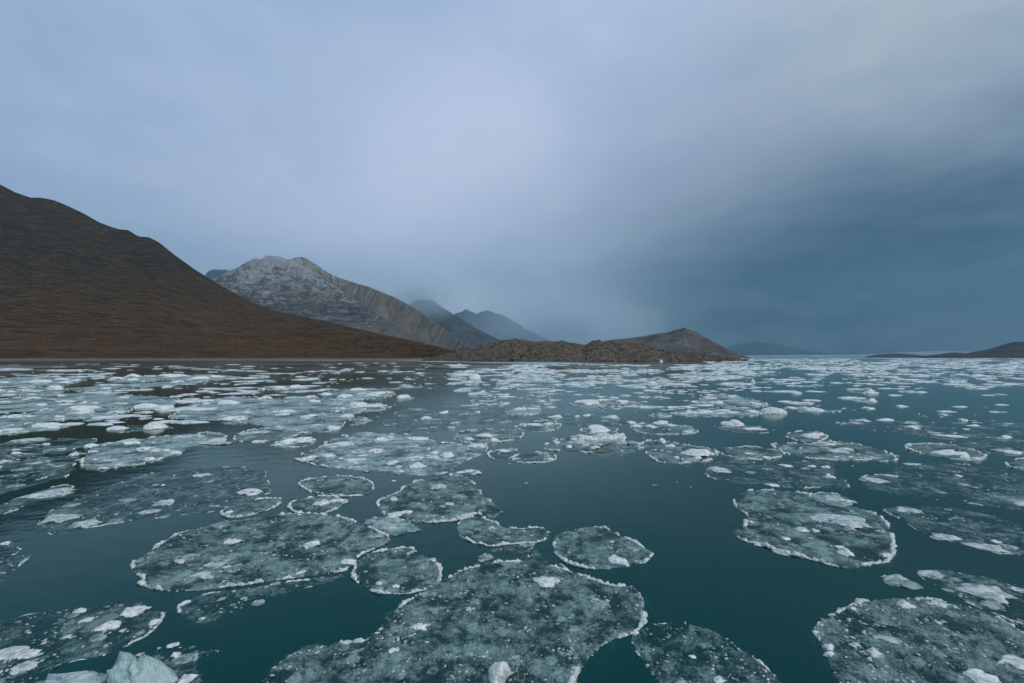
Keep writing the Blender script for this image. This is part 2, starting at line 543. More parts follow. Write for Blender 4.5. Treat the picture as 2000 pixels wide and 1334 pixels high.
def fan_terrain(name, mat, tab, ncol, nrow, p=1.5, back=1.4, amp=0.03, gul=0.02, gs=0.02, crest_rough=0.0, seed=1, sm=2, extra=None, shape=None):
    """tab rows: bearing (photo px), crest row (photo px), crest distance, foot distance."""
    tab = sorted(tab)
    px = np.linspace(tab[0][0], tab[-1][0], ncol)
    cy = smooth1(interp(tab, px, 1), sm); dc = smooth1(interp(tab, px, 2), sm * 3); ds = smooth1(interp(tab, px, 3), sm * 3)
    zc = CAMH + (HOR - cy) / FOC * dc
    zc = np.maximum(zc, 0.3)
    if crest_rough:
        zc = zc + crest_rough * zc * fbm(px * 0.05, px * 0 + seed, 5, seed)
    v = np.concatenate([np.linspace(-0.04, 1.0, int(nrow * 0.85)), np.linspace(1.0, back, nrow - int(nrow * 0.85) + 1)[1:]])
    PX, VV = np.meshgrid(px, v)
    DC, DS, ZC = dc[None, :], ds[None, :], zc[None, :]
    DD = DS + VV * (DC - DS)
    X = (PX - 1000.0) / FOC * DD; Y = DD
    front = np.clip(VV, 0, 1) ** (p if shape is None else shape(PX))
    behind = np.clip(1 - (VV - 1) / (back - 1), 0, 1) ** 1.2
    Z = ZC * np.where(VV <= 1, front, behind)
    TU = X * 1.0; TV = VV * (DC - DS)
    w_ = np.clip(VV, 0, 1) * np.clip(1.25 - VV, 0.25, 1) * np.where(VV > 1, behind, 1) * np.clip((1.0 - np.clip(VV, 0, 1)) * 4 + 0.12, 0, 1)
    Z = Z + amp * ZC * w_ * fbm(X * gs * 0.35, Y * gs * 0.35, 6, seed) * 2
    if gul:
        Z = Z + gul * ZC * w_ * ridged(TU * gs, TV * gs * 0.14 + 0.4 * fbm(X * gs * 0.3, Y * gs * 0.3, 3, seed + 5), 4, seed + 3)
    if extra is not None:
        Z = Z + extra(X, Y, PX, VV, ZC) * w_
    edge = np.minimum(sstep(0, 0.02, (PX - px[0]) / (px[-1] - px[0])), 1) 
    Z = np.where(VV <= 0, VV * 40.0, Z)
    Z = np.where(VV >= back - 1e-6, -2.0, Z)
    V3 = np.stack([X, Y, Z], 2).reshape(-1, 3)
    me = mesh_np(name, V3, grid_faces(len(v), ncol), mat, True,
                 dict(tu=TU, tv=TV, rel=np.clip(Z / min(max(zc.max(), 1), 540.0), 0, 1.2), side=np.zeros_like(X)))
    o = link(name, me)
    o['kind'] = 'structure'
    return o


# brown hillside on the left; its long apron runs down to the moraine
hill_tab = [(-700, 130, 1500, 430), (-400, 215, 1480, 470), (-200, 290, 1450, 490), (-60, 340, 1420, 500), (0, 360, 1400, 505), (30, 376, 1390, 507), (60, 386, 1380, 508), (100, 398, 1370, 510),
            (150, 414, 1360, 512), (200, 437, 1340, 515), (232, 448, 1330, 517), (250, 449, 1330, 518), (270, 462, 1320, 518), (290, 463, 1310, 519), (310, 473, 1300, 520), (340, 497, 1280, 521), (380, 526, 1260, 523),
            (420, 551, 1230, 525), (450, 568, 1200, 526), (490, 590, 1160, 528), (530, 606, 1120, 530), (570, 614, 1080, 532), (620, 624, 1030, 534), (680, 638, 960, 535),
            (740, 651, 890, 536), (800, 664, 820, 537), (850, 676, 760, 538), (900, 688, 690, 539), (940, 695, 620, 540), (975, 699.5, 560, 540)]


def hill_extra(X, Y, PX, VV, ZC):
    a = 9.0 * fbm(X * 0.008 + VV * 5, VV * 22, 4, 91)
    b = 4.0 * fbm(X * 0.030, VV * 85, 4, 92)
    c = 7.0 * ridged(X * 0.02 + VV * 9, VV * 7 - X * 0.008, 4, 93) * np.clip(VV * 1.6 - 0.4, 0, 1)
    return (a + b + c) * np.clip(VV * 4, 0, 1)


fan_terrain('hill', M_HILL, hill_tab, 820, 300, 1.55, 1.35, 0.012, 0.016, 0.012, 0.0, 11, 3, hill_extra)
# smooth shoulder that shows behind its crest
fan_terrain('hill', M_HILL, [(20, 420, 1800, 1500), (60, 386, 1800, 1500), (80, 386, 1800, 1500), (105, 391, 1800, 1500), (130, 401, 1800, 1500), (160, 415, 1800, 1500), (190, 432, 1800, 1500), (230, 460, 1800, 1500)],
            90, 40, 1.2, 1.4, 0.01, 0.0, 0.02, 0.0, 12, 2)

# outwash plain behind the beach
plain_tab = [(560, 697.2, 1900, 531), (700, 695.0, 1900, 527), (780, 689, 1750, 522), (840, 686, 1500, 512), (890, 687, 1000, 500), (930, 690, 700, 480), (980, 694, 560, 460), (1020, 698, 480, 440)]
fan_terrain('alluvial_plain', M_PLAIN, plain_tab, 200, 90, 1.05, 1.25, 0.10, 0.05, 0.03, 0.0, 21, 2)


# snow-dusted mountain: heights fall away from a skeleton of ridges
def skeleton_mountain(name, mat, ridges, px0, px1, d0, d1, ncol, nrow, p, seed, rough=0.06):
    px = np.linspace(px0, px1, ncol); dd = np.linspace(d0, d1, nrow)
    PX, DD = np.meshgrid(px, dd)
    X = (PX - 1000.0) / FOC * DD; Y = DD
    wx = 16 * fbm(X * 0.010, Y * 0.010, 4, seed + 7); wy = 16 * fbm(X * 0.006 + 9, Y * 0.006, 4, seed + 8)
    Xw, Yw = X + wx, Y + wy
    best = np.full(X.shape, -50.0); TU = np.zeros(X.shape); TV = np.zeros(X.shape); SD = np.zeros(X.shape)
    for ri, (pts, reach, flank) in enumerate(ridges):
        q = np.array([((a - 1000.0) / FOC * d, d, CAMH + (HOR - b) / FOC * d) for a, b, d in pts])
        acc = 0.0
        for i in range(len(q) - 1):
            ax, ay, az_ = q[i]; bx, by, bz = q[i + 1]
            L2 = (bx - ax) ** 2 + (by - ay) ** 2; L = math.sqrt(L2)
            s = np.clip(((Xw - ax) * (bx - ax) + (Yw - ay) * (by - ay)) / L2, 0, 1)
            d = np.hypot(Xw - ax - s * (bx - ax), Yw - ay - s * (by - ay))
            zr = az_ + s * (bz - az_)
            h = zr * np.clip(1 - d / (reach * np.maximum(zr, 30)), 0, 1) ** p
            cr = (bx - ax) * (Y - ay) - (by - ay) * (X - ax)
            up = h > best
            best = np.where(up, h, best); TU = np.where(up, acc + s * L, TU); TV = np.where(up, d, TV)
            SD = np.where(up, flank[0] if not callable(flank[0]) else flank[0](cr), SD)
            SD = np.where(up & (cr > 0), flank[1], SD)
            acc += L
    zm = best.max()
    k = np.clip(best / zm, 0, 1)
    free = np.clip(TV / 60.0, 0.05, 1)
    Z = best + rough * zm * k ** 0.6 * free * (fbm(X * 0.008, Y * 0.008, 7, seed, 0.55) + (0.35 - 0.24 * SD) * (ridged(TU * 0.018, TV * 0.003, 4, seed + 2) - 0.5))
    Z = Z + (7.0 + 10.0 * (1 - SD)) * k * free ** 0.5 * ridged(X * 0.022, Y * 0.022, 5, seed + 3)
    Z = np.where(best <= 0.5, -2.0, Z)
    me = mesh_np(name, np.stack([X, Y, Z], 2).reshape(-1, 3), grid_faces(nrow, ncol), mat, True,
                 dict(tu=TU, tv=TV, rel=Z / zm, side=SD))
    o = link(name, me)
    o['kind'] = 'structure'
    return o


west = [(330, 605, 2440), (400, 563, 2460), (436, 545, 2470), (462, 524, 2490), (486, 511, 2505), (500, 504, 2515), (512, 506, 2520), (524, 500, 2525), (548, 501, 2535), (560, 507, 2540), (572, 506, 2545)]
crest = [(572, 506, 2545), (582, 502, 2570), (594, 502, 2600), (612, 513, 2640), (640, 532, 2680), (672, 546, 2700),
         (710, 557, 2700), (750, 571, 2680), (790, 590, 2640), (830, 615, 2580), (870, 643, 2500), (905, 667, 2400), (935, 685, 2280)]
spur = [(568, 507, 2542), (600, 524, 2530), (630, 543, 2515), (662, 562, 2490), (690, 583, 2455), (720, 603, 2410), (760, 627, 2350), (800, 648, 2280), (850, 671, 2190), (890, 688, 2120)]
skeleton_mountain('mountain', M_SNOWY, [(crest, 0.95, (1.0, 1.0)), (spur, 1.3, (0.0, 1.0)), (west, 1.45, (0.0, 0.0))],
                  380, 985, 1650, 2950, 560, 330, 1.2, 33)

# ridges fading into the cloud behind it
fan_terrain('mountain', M_FARROCK, [(760, 640, 6200, 4700), (790, 604, 6200, 4700), (808, 588, 6200, 4700), (825, 583, 6200, 4700), (845, 587, 6180, 4700), (862, 599, 6150, 4700), (885, 613, 6100, 4700), (912, 631, 6000, 4700),
                                   (945, 649, 5800, 4700), (985, 668, 5600, 4700), (1030, 688, 5300, 4700), (1060, 697, 5000, 4700)],
            220, 120, 1.1, 1.4, 0.10, 0.10, 0.006, 0.05, 41, 1)
fan_terrain('mountain', M_FARROCK, [(860, 640, 11500, 9000), (890, 612, 11500, 9000), (912, 606, 11500, 9000), (930, 611, 11500, 9000), (950, 607, 11500, 9000), (975, 612, 11500, 9000), (1000, 626, 11300, 9000), (1030, 643, 11200, 9000),
                                   (1070, 664, 11000, 9000), (1120, 684, 10600, 9000), (1160, 697, 10200, 9000)],
            220, 100, 1.1, 1.4, 0.10, 0.10, 0.004, 0.08, 42, 1)
fan_terrain('mountain', M_FARROCK, [(380, 560, 11500, 10500), (405, 532, 11500, 10500), (420, 526, 11500, 10500), (440, 526, 11500, 10500), (456, 531, 11500, 10500), (480, 545, 11500, 10500), (520, 580, 11500, 10500)],
            90, 50, 1.1, 1.4, 0.05, 0.05, 0.004, 0.03, 43, 1)
fan_terrain('mountain', M_FARROCK, [(1370, 697, 11500, 10000), (1410, 683, 11500, 10000), (1440, 673, 11500, 10000), (1475, 668, 11500, 10000), (1510, 671, 11500, 10000), (1550, 680, 11500, 10000), (1600, 688, 11500, 10000), (1660, 695, 11500, 10000)],
            120, 60, 1.1, 1.4, 0.05, 0.06, 0.004, 0.05, 44, 1)

# dark rocky islet behind the moraine
fan_terrain('islet', M_ISLAND, [(1120, 690, 1500, 1250), (1160, 672, 1500, 1250), (1190, 664, 1500, 1230), (1225, 661, 1500, 1220), (1256, 657, 1480, 1200), (1280, 652, 1470, 1180), (1306, 649, 1460, 1160), (1322, 643, 1450, 1150), (1337, 640, 1440, 1150),
                                (1352, 645, 1430, 1140), (1375, 657, 1420, 1140), (1400, 671, 1400, 1140), (1425, 684, 1350, 1140), (1445, 692, 1300, 1140), (1466, 698.4, 1220, 1140)],
            260, 120, 1.15, 1.5, 0.07, 0.06, 0.016, 0.04, 51, 1)

# moraine ridge with its rubble
mor_tab = [(830, 702, 470, 455), (860, 695, 470, 445), (890, 684, 470, 432), (920, 678, 468, 424), (950, 673, 466, 416), (966, 670, 464, 412), (982, 663, 464, 410), (1010, 662, 462, 404), (1040, 667, 460, 400), (1070, 667, 456, 396), (1106, 667, 452, 392),
           (1128, 672, 450, 390), (1142, 674, 450, 388), (1154, 667, 448, 387), (1166, 664, 448, 386), (1186, 669, 446, 385), (1208, 670, 444, 384), (1232, 668, 442, 383), (1256, 677, 440, 383), (1292, 685, 438, 383), (1328, 687, 436, 384),
           (1370, 689, 434, 390), (1400, 695, 436, 405), (1430, 699.5, 440, 420), (1458, 703, 445, 436)]
mor = fan_terrain('moraine_ridge', M_MORAINE, mor_tab, 420, 130, 0.85, 1.7, 0.22, 0.20, 0.10, 0.10, 61, 1)

# low dark point on the far right and the glacier front across the head of the fjord
fan_terrain('headland', M_BLACKROCK, [(1790, 696.6, 1900, 1700), (1840, 691, 2000, 1700), (1862, 688, 2000, 1700), (1885, 690, 2000, 1690), (1910, 686, 2000, 1680), (1940, 680, 2000, 1660), (1965, 671, 2000, 1650), (1985, 667, 2000, 1650), (2000, 668, 2000, 1640), (2050, 655, 2000, 1600), (2200, 640, 2000, 1500), (2500, 650, 2000, 1400)],
            260, 70, 1.1, 1.5, 0.06, 0.05, 0.012, 0.03, 71, 1)
fan_terrain('headland', M_BLACKROCK, [(1690, 696.4, 3300, 2900), (1715, 692, 3300, 2900), (1745, 690, 3300, 2900), (1770, 691, 3300, 2900), (1800, 694, 3300, 2900), (1830, 696.3, 3300, 2900)],
            80, 40, 1.1, 1.5, 0.05, 0.04, 0.01, 0.03, 72, 1)
fan_terrain('glacier', M_GLACIER, [(1290, 695.8, 7600, 7400), (1400, 694.5, 7600, 7400), (1550, 693.2, 7600, 7400), (1680, 692.5, 7600, 7400), (1760, 688, 8200, 7400), (1840, 685, 8400, 7400), (1920, 688, 8200, 7400), (2100, 694, 7800, 7400)],
            200, 40, 0.5, 1.3, 0.03, 0.05, 0.02, 0.05, 73, 2)


# rubble lying on the moraine: far too many small stones to count
def ico(sub=1):
    import bmesh
    bm = bmesh.new()
    bmesh.ops.create_icosphere(bm, subdivisions=sub, radius=1.0)
    V = np.array([v.co[:] for v in bm.verts]); F = np.array([[v.index for v in f.verts] for f in bm.faces])
    bm.free()
    return V, F


IV1, IF1 = ico(1); IV2, IF2 = ico(2); IV3, IF3 = ico(3); IV4, IF4 = ico(4)


def scatter_rubble():
    me = mor.data
    co = np.empty(len(me.vertices) * 3, np.float32); me.vertices.foreach_get('co', co)
    co = co.reshape(-1, 3); co = co[(co[:, 2] > 0.2)]
    co = co[np.argsort(rng.random(len(co)))[:3800]]
    Vs, Fs = [], []
    for i, c in enumerate(co):
        s = 0.30 + 1.25 * rng.random() ** 3
        a = rng.random() * 6.28
        v = IV1 * (1 + 0.3 * rng.standard_normal((len(IV1), 1))) * np.array([s * rng.uniform(.8, 1.5), s, s * rng.uniform(.5, .9)])
        v = np.stack([v[:, 0] * math.cos(a) - v[:, 1] * math.sin(a), v[:, 0] * math.sin(a) + v[:, 1] * math.cos(a), v[:, 2]], 1)
        Vs.append(v + c + np.array([rng.normal(0, .6), rng.normal(0, .6), 0.1])); Fs.append(IF1 + i * len(IV1))
    V = np.concatenate(Vs)
    z0 = np.zeros(len(V))
    o = link('rubble', mesh_np('rubble', V, np.concatenate(Fs), M_BOULDER, False, dict(tu=V[:, 0], tv=V[:, 1])))
    o['kind'] = 'stuff'; o['label'] = 'loose brown stones strewn over the moraine ridge'; o['category'] = 'rubble'


scatter_rubble()

# ------------------------------------------------------------------ ice
FLOES = []      # traced outlines kept for the scatter below


def poly_inside(px, py, P):
    x, y = P[:, 0], P[:, 1]; x2, y2 = np.roll(x, -1), np.roll(y, -1)
    ins = np.zeros(px.shape, bool)
    for a, b, c, d in zip(x, y, x2, y2):
        if b == d:
            continue
        cond = ((b > py) != (d > py)) & (px < (c - a) * (py - b) / (d - b) + a)
        ins ^= cond
    return ins


def catmull(P, n):
    m = len(P); out = []
    for i in range(m):
        p0, p1, p2, p3 = P[i - 1], P[i], P[(i + 1) % m], P[(i + 2) % m]
        for s in np.linspace(0, 1, n, endpoint=False):
            out.append(0.5 * ((2 * p1) + (p2 - p0) * s + (2 * p0 - 5 * p1 + 4 * p2 - p3) * s * s + (3 * p1 - p0 - 3 * p2 + p3) * s ** 3))
    return np.array(out)


def sdf(X, Y, P):
    """signed distance, positive inside"""
    Q = np.roll(P, -1, 0)
    x, y = X.ravel(), Y.ravel()
    best = np.full(x.shape, 1e9)
    for (ax, ay), (bx, by) in zip(P, Q):
        dx, dy = bx - ax, by - ay
        L2 = dx * dx + dy * dy + 1e-12
        s = np.clip(((x - ax) * dx + (y - ay) * dy) / L2, 0, 1)
        d = (x - ax - s * dx) ** 2 + (y - ay - s * dy) ** 2
        np.minimum(best, d, out=best)
    d = np.sqrt(best)
    return np.where(poly_inside(x, y, P), d, -d).reshape(X.shape)


# shared lumps of ice: frozen crumbs, slabs and knobs
def lump_mesh(name, seed, base, mat, flat, spiky):
    V, F = base
    r = np.random.default_rng(seed)
    n = V / np.linalg.norm(V, axis=1)[:, None]
    a = fbm(n[:, 0] * 1.3 + seed * 3.1 + n[:, 2], n[:, 1] * 1.3 + n[:, 2] * 1.7, 4, seed)
    b = fbm(n[:, 0] * 3.5 + seed, n[:, 1] * 3.5 + n[:, 2] * 3, 3, seed + 50)
    c_ = fbm(n[:, 0] * 8 + seed, n[:, 1] * 8 + n[:, 2] * 7, 3, seed + 70)
    rr = 1 + spiky * (0.80 * a + 0.60 * b + 0.26 * c_)
    v = n * rr[:, None]
    # a few planes knocked flat, as broken ice has
    for k in range(5):
        d = r.normal(size=3); d[2] = abs(d[2]) * 0.6; d /= np.linalg.norm(d)
        c = r.uniform(0.55, 0.9)
        q = v @ d
        v = v - np.clip(q - c, 0, None)[:, None] * d * 0.85
    v[:, 2] *= flat
    v[:, 2] = np.where(v[:, 2] < 0, v[:, 2] * 0.5, v[:, 2])
    return mesh_np(name, v, F, mat, True)


LUMPS_W = [lump_mesh('ice_lump', 100 + i, (IV3, IF3), M_LUMP, [0.35, 0.55, 0.45, 0.7, 0.3, 0.6][i], 0.8) for i in range(6)]
LUMPS_G = [lump_mesh('ice_lump', 200 + i, (IV3, IF3), M_LUMP_WET, [0.22, 0.35, 0.28, 0.4][i], 0.7) for i in range(4)]
LUMPS_SOFT = [lump_mesh('ice_lump', 400 + i, (IV3, IF3), M_LUMP_SOFT, [0.35, 0.5, 0.3, 0.4][i], 1.2) for i in range(4)]
LUMPS_BIG = [lump_mesh('ice_lump', 300 + i, (IV3, IF3), M_LUMP, [0.45, 0.6, 0.35, 0.5][i], 1.0) for i in range(4)]
KIND = {   # freeboard, relief, rim radius, rim cover, sheet material, lump density, white share
    'pan':   (0.022, 0.020, 0.036, 0.62, M_SHEET, 1.0, 0.45),
    'rough': (0.022, 0.030, 0.040, 0.58, M_SHEET, 1.5, 0.40),
    'slush': (0.004, 0.020, 0.022, 0.30, M_SLUSH, 0.55, 0.30),
    'pale':  (0.035, 0.034, 0.040, 0.45, M_PALE, 1.5, 0.75),
}
GROUP = 'pancake ice floes drifting on the fjord'


def floe(kind, label, pts, lumps=(), name='ice_floe', fringe=0.0):
    seed = len(FLOES) * 13 + 5
    r = np.random.default_rng(seed)
    free, relief, rimr, rimcov, mat, dens, white = KIND[kind]
    pp = np.array([tuple(float(c) for c in s.split(',')) for s in pts.split()])
    FLOES.append(pp)
    wx, wy = put(pp[:, 0], pp[:, 1])
    P = catmull(np.stack([wx, wy], 1), 9)
    size = math.sqrt(max(0.05, 0.5 * abs(np.dot(P[:, 0], np.roll(P[:, 1], 1)) - np.dot(P[:, 1], np.roll(P[:, 0], 1)))))
    ymid = float(np.median(P[:, 1])); ymin = float(P[:, 1].min())
    # a crinkled margin
    nrm = np.roll(P, -1, 0) - np.roll(P, 1, 0); nrm = np.stack([nrm[:, 1], -nrm[:, 0]], 1); nrm /= np.linalg.norm(nrm, axis=1)[:, None] + 1e-9
    wig = fbm(P[:, 0] * 2.2, P[:, 1] * 2.2, 4, seed) * 0.035 * min(2.0, size) + fbm(P[:, 0] * 9, P[:, 1] * 9, 2, seed + 1) * 0.02
    P = P + nrm * wig[:, None]
    cx, cy = P.mean(0)
    root = link(name, None, None, (cx, cy, 0))
    root.empty_display_size = 0.2
    tag(root, label, 'ice floe', GROUP)
    far = ymid / 10.0
    hs = min(2.6, max(1.0, far ** 0.45))                    # floes farther out stand a little higher
    dx = max(0.014, ymin / 330.0); dy = dx * min(4.0, max(1.0, ymid / CAMH * 0.42))
    m = 0.06 + fringe
    xs = np.arange(P[:, 0].min() - m, P[:, 0].max() + m + dx, dx); ys = np.arange(P[:, 1].min() - m, P[:, 1].max() + m + dy, dy)
    X, Y = np.meshgrid(xs, ys)
    e = sdf(X, Y, P)
    en = e + 0.03 * fbm(X * 6, Y * 6, 3, seed + 2) * hs
    kf = float(np.clip(11.0 / ymid, 0.28, 1.3))
    n1 = fbm(X * 1.3 * kf, Y * 1.3 * kf, 5, seed + 3); n2 = fbm(X * (6.5 if far < 1.6 else 3.0) * kf, Y * 5.5 * kf, 5, seed + 4, 0.66); bl = ridged(X * 2.6 * kf, Y * 2.6 * kf, 3, seed + 6)
    body = free * hs * (1.0 if far < 1.6 else 0.45) + relief * hs * (0.9 * n1 + 1.3 * n2)
    under = -0.016 - 0.06 * sstep(0, m, -en) + 0.016 * n2 if fringe else -0.05 + 0 * X
    Z = np.where(en > 0, under + (body - under) * sstep(0, 0.05 * hs, en), under - 0.09 * sstep(0, 0.09 + fringe, -en) * (1 if not fringe else 0.5))
    Z = np.where(e < -(m - dx * 1.2), -1.75, Z)
    edge = np.exp(-(np.clip(e, -0.2, None) / (0.07 * hs)) ** 2)
    tops = sstep(0.16, 0.50, n2 * 0.9 + n1 * 0.6 + 0.10 * bl)
    mott = np.clip(1.5 * n2 + 2.0 * n1 + 0.6 * (bl - 0.4), -1.6, 1.6)
    frost = np.clip((1.0 if far > 1.6 else 0.60) * tops + 0.22 * edge * rimcov, 0, 1) * (0.75 + 0.25 * hs / 2)
    thin = sstep(-0.05, -0.45, n1)
    V = np.stack([X - cx, Y - cy, Z], 2).reshape(-1, 3)
    F = grid_faces(len(ys), len(xs), (e > -m))
    V, F, at = compact(V, F, dict(frost=frost, thin=thin, mott=mott))
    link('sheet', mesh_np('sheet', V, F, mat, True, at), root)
    # raised rim of frozen splash: a lumpy roll round the margin, broken in places
    hr = min(hs, 1.35)
    if rimr > 0:
        per = np.linalg.norm(np.roll(P, -1, 0) - P, axis=1).sum()
        n = int(np.clip(per / max(0.03, ymid / 420.0), 24, 520))
        cum = np.concatenate([[0], np.cumsum(np.linalg.norm(np.roll(P, -1, 0) - P, axis=1))])
        PP = np.vstack([P, P[:1]]); sarc = np.linspace(0, cum[-1], n, endpoint=False)
        C = np.stack([np.interp(sarc, cum, PP[:, 0]), np.interp(sarc, cum, PP[:, 1])], 1)
        T = np.roll(C, -1, 0) - np.roll(C, 1, 0); T /= np.linalg.norm(T, axis=1)[:, None] + 1e-9
        N = np.stack([T[:, 1], -T[:, 0]], 1)
        if poly_inside(*(C[:1] + N[:1] * 0.02).T, P)[0]:
            N = -N
        g = fbm(C[:, 0] * 1.4, C[:, 1] * 1.4, 2, seed + 20); g2 = perlin(C[:, 0] * 14, C[:, 1] * 14, seed + 21)
        g3 = perlin(C[:, 0] * 3.1, C[:, 1] * 3.1, seed + 22)
        R = rimr * hr * (0.72 + 0.55 * g2 + 0.45 * g3) * sstep(0.42 - rimcov, 0.66 - rimcov, g)
        C = C - N * (rimr * hr * 0.8)[..., None] if np.ndim(rimr * hr) else C - N * rimr * hr * 0.8
        k = 7
        th = np.linspace(0, 2 * math.pi, k, endpoint=False)
        jit = 1 + 0.20 * r.standard_normal((n, k))
        RX = (C[:, None, 0] + N[:, None, 0] * np.cos(th) * R[:, None] * 1.25 * jit)
        RY = (C[:, None, 1] + N[:, None, 1] * np.cos(th) * R[:, None] * 1.25 * jit)
        RZ = np.sin(th) * R[:, None] * jit + (R[:, None] - rimr * hr * 0.55) * 1.0 + free * 0.3
        Vr = np.stack([RX - cx, RY - cy, RZ], 2).reshape(-1, 3)
        i, j = np.meshgrid(np.arange(n), np.arange(k), indexing='ij')
        Fr = np.stack([i * k + j, ((i + 1) % n) * k + j, ((i + 1) % n) * k + (j + 1) % k, i * k + (j + 1) % k], 2).reshape(-1, 4)
        keepr = R > rimr * hr * 0.14
        run = np.concatenate([[0], np.cumsum(keepr[1:] != keepr[:-1])])
        if keepr[0] and keepr[-1]:
            run[run == run[-1]] = run[0]                     # the roll closes on itself
        for q in np.unique(run[keepr]):
            sel = keepr & (run == q)
            if sel.sum() < 3:
                continue
            Vq, Fq, _ = compact(Vr, Fr[np.repeat(sel, k)], {})
            link('rim', mesh_np('rim', Vq, Fq, M_RIM, True), root)
    # loose frozen crumbs, far too many to count
    if ymid < 26:
        pxa = 0.5 * abs(np.dot(pp[:, 0], np.roll(pp[:, 1], 1)) - np.dot(pp[:, 1], np.roll(pp[:, 0], 1)))
        n = int(min(2200, pxa / 115.0))
        gx = r.uniform(pp[:, 0].min(), pp[:, 0].max(), n * 4); gy = r.uniform(pp[:, 1].min(), min(1400, pp[:, 1].max()), n * 4)
        ok = poly_inside(gx, gy, pp) & (gx > -60) & (gx < 2060)
        gx, gy = gx[ok], gy[ok]
        ax, ay = put(gx, gy)
        dens_ = fbm(ax * 1.6, ay * 1.6, 3, seed + 60) + 0.35 * r.standard_normal(len(ax))
        ed = sdf(ax, ay, P)
        pick = np.argsort(-(dens_ + 0.5 * np.exp(-(ed / 0.10) ** 2)))[:n]
        ax, ay, ed = ax[pick], ay[pick], ed[pick]
        if len(ax) > 3:
            sc = (0.005 + 0.026 * r.random(len(ax)) ** 3.2) * np.sqrt(ay / 7.0)
            q = IV1[None] * (1 + 0.25 * r.standard_normal((len(ax), len(IV1), 1)))
            q = q * (sc[:, None, None] * np.stack([r.uniform(0.8, 1.9, len(ax)), np.ones(len(ax)), r.uniform(0.3, 0.7, len(ax))], 1)[:, None, :])
            an = r.uniform(0, 6.28, len(ax)); ca, sa = np.cos(an)[:, None], np.sin(an)[:, None]
            qx = q[:, :, 0] * ca - q[:, :, 1] * sa + (ax - cx)[:, None]; qy = q[:, :, 0] * sa + q[:, :, 1] * ca + (ay - cy)[:, None]
            gi = np.clip(((ax - xs[0]) / dx).astype(int), 0, len(xs) - 1); gj = np.clip(((ay - ys[0]) / dy).astype(int), 0, len(ys) - 1)
            qz = q[:, :, 2] + (np.maximum(Z[gj, gi], 0.001) + sc * 0.15)[:, None]
            Vc = np.stack([qx, qy, qz], 2).reshape(-1, 3)
            Fc = (IF1[None] + (np.arange(len(ax)) * len(IV1))[:, None, None]).reshape(-1, 3)
            cr_ = link('ice_crumbs', mesh_np('ice_crumbs', Vc, Fc, M_CRUMB, True), root)
            cr_['kind'] = 'stuff'
    # lumps frozen into the sheet
    x0, y0 = pp.min(0); x1, y1 = pp.max(0)
    apx = 0.5 * abs(np.dot(pp[:, 0], np.roll(pp[:, 1], 1)) - np.dot(pp[:, 1], np.roll(pp[:, 0], 1)))
    todo = []
    for (lx, ly, lw, *rest) in lumps:
        todo.append((lx, ly, lw, rest[0] if rest else 0.5, True))
    want = int(np.clip(apx / (1100.0 if far < 1.6 else 420.0) * dens, 3, 34))
    tries = 0
    while want > 0 and tries < 400:
        tries += 1
        lx, ly = r.uniform(x0, x1), r.uniform(y0, y1)
        if not (-40 < lx < 2040 and ly < 1400) or not poly_inside(np.array([lx]), np.array([ly]), pp)[0]:
            continue
        sc = 1.0 + (ly - 760) / 600.0
        todo.append((lx, ly, (5 + 26 * r.random() ** 3.0) * min(1.7, max(0.8, sc)), None, r.random() < white * (0.45 if ymid < 14 else 1.0)))
        want -= 1
    for lx, ly, lw, hh, wh in todo:
        X0, Y0 = put(lx, ly)
        rad = lw * 0.5 * Y0 / FOC
        big = hh is not None
        me = (LUMPS_SOFT if hh <= 0.25 and ymid < 24 else LUMPS_BIG)[r.integers(4)] if big else (LUMPS_W[r.integers(6)] if wh else LUMPS_G[r.integers(4)])
        o = link('ice_lump', me, root, (X0 - cx, Y0 - cy, free * hs * 0.4))
        dep = r.uniform(0.6, 1.0)
        vz = (hh * 1.6 if big else r.uniform(0.5, 1.0)) * (1.0 if wh else 0.55)
        o.scale = (rad, rad * dep, rad * vz if big else min(rad * vz, 0.16 * hs))
        o.rotation_euler = (0, 0, r.uniform(-0.5, 0.5) + (math.pi if r.random() < 0.5 else 0))
    return root


# (kind, label, outline in the photograph, hand-placed lumps: x, y, width[, relative height])
floe('rough', 'largest mottled ice floe at the bottom centre, white crust on its right shoulder',
     '905,1113 958,1099 1040,1099 1100,1112 1160,1132 1200,1144 1232,1144 1253,1162 1262,1198 1255,1224 1228,1240 1192,1254 1164,1278 1138,1306 1118,1345 1060,1400 880,1420 700,1410 560,1375 508,1336 530,1306 565,1280 606,1260 660,1256 712,1250 736,1226 752,1203 784,1182 820,1156 866,1132',
     [(1075, 1140, 62, .28), (920, 1192, 26, .3), (770, 1275, 30, .4), (970, 1322, 58, .9), (1115, 1252, 40, .25)], fringe=0.24)
floe('slush', 'thin submerged ice tongue joined above the largest bottom floe', '935,1100 945,1082 965,1068 1010,1064 1045,1068 1062,1084 1090,1100 1110,1112 1040,1102 975,1104')
floe('pan', 'white rimmed oval pancake floe alone beside the open dark water',
     '1079,1062 1088,1046 1118,1036 1150,1030 1182,1032 1212,1046 1246,1062 1272,1080 1275,1088 1258,1100 1222,1108 1172,1113 1130,1108 1100,1096 1083,1080', [(1205, 1092, 24, .2), (1195, 1060, 12, .4)], fringe=0.05)
floe('pan', 'kidney shaped pancake floe just above the largest bottom floe',
     '890,1032 903,1014 934,1010 965,1020 986,1030 1022,1033 1056,1030 1073,1042 1066,1054 1040,1063 1004,1064 960,1068 920,1059 895,1046', [(960, 1034, 26, .2), (1035, 1046, 20, .25)])
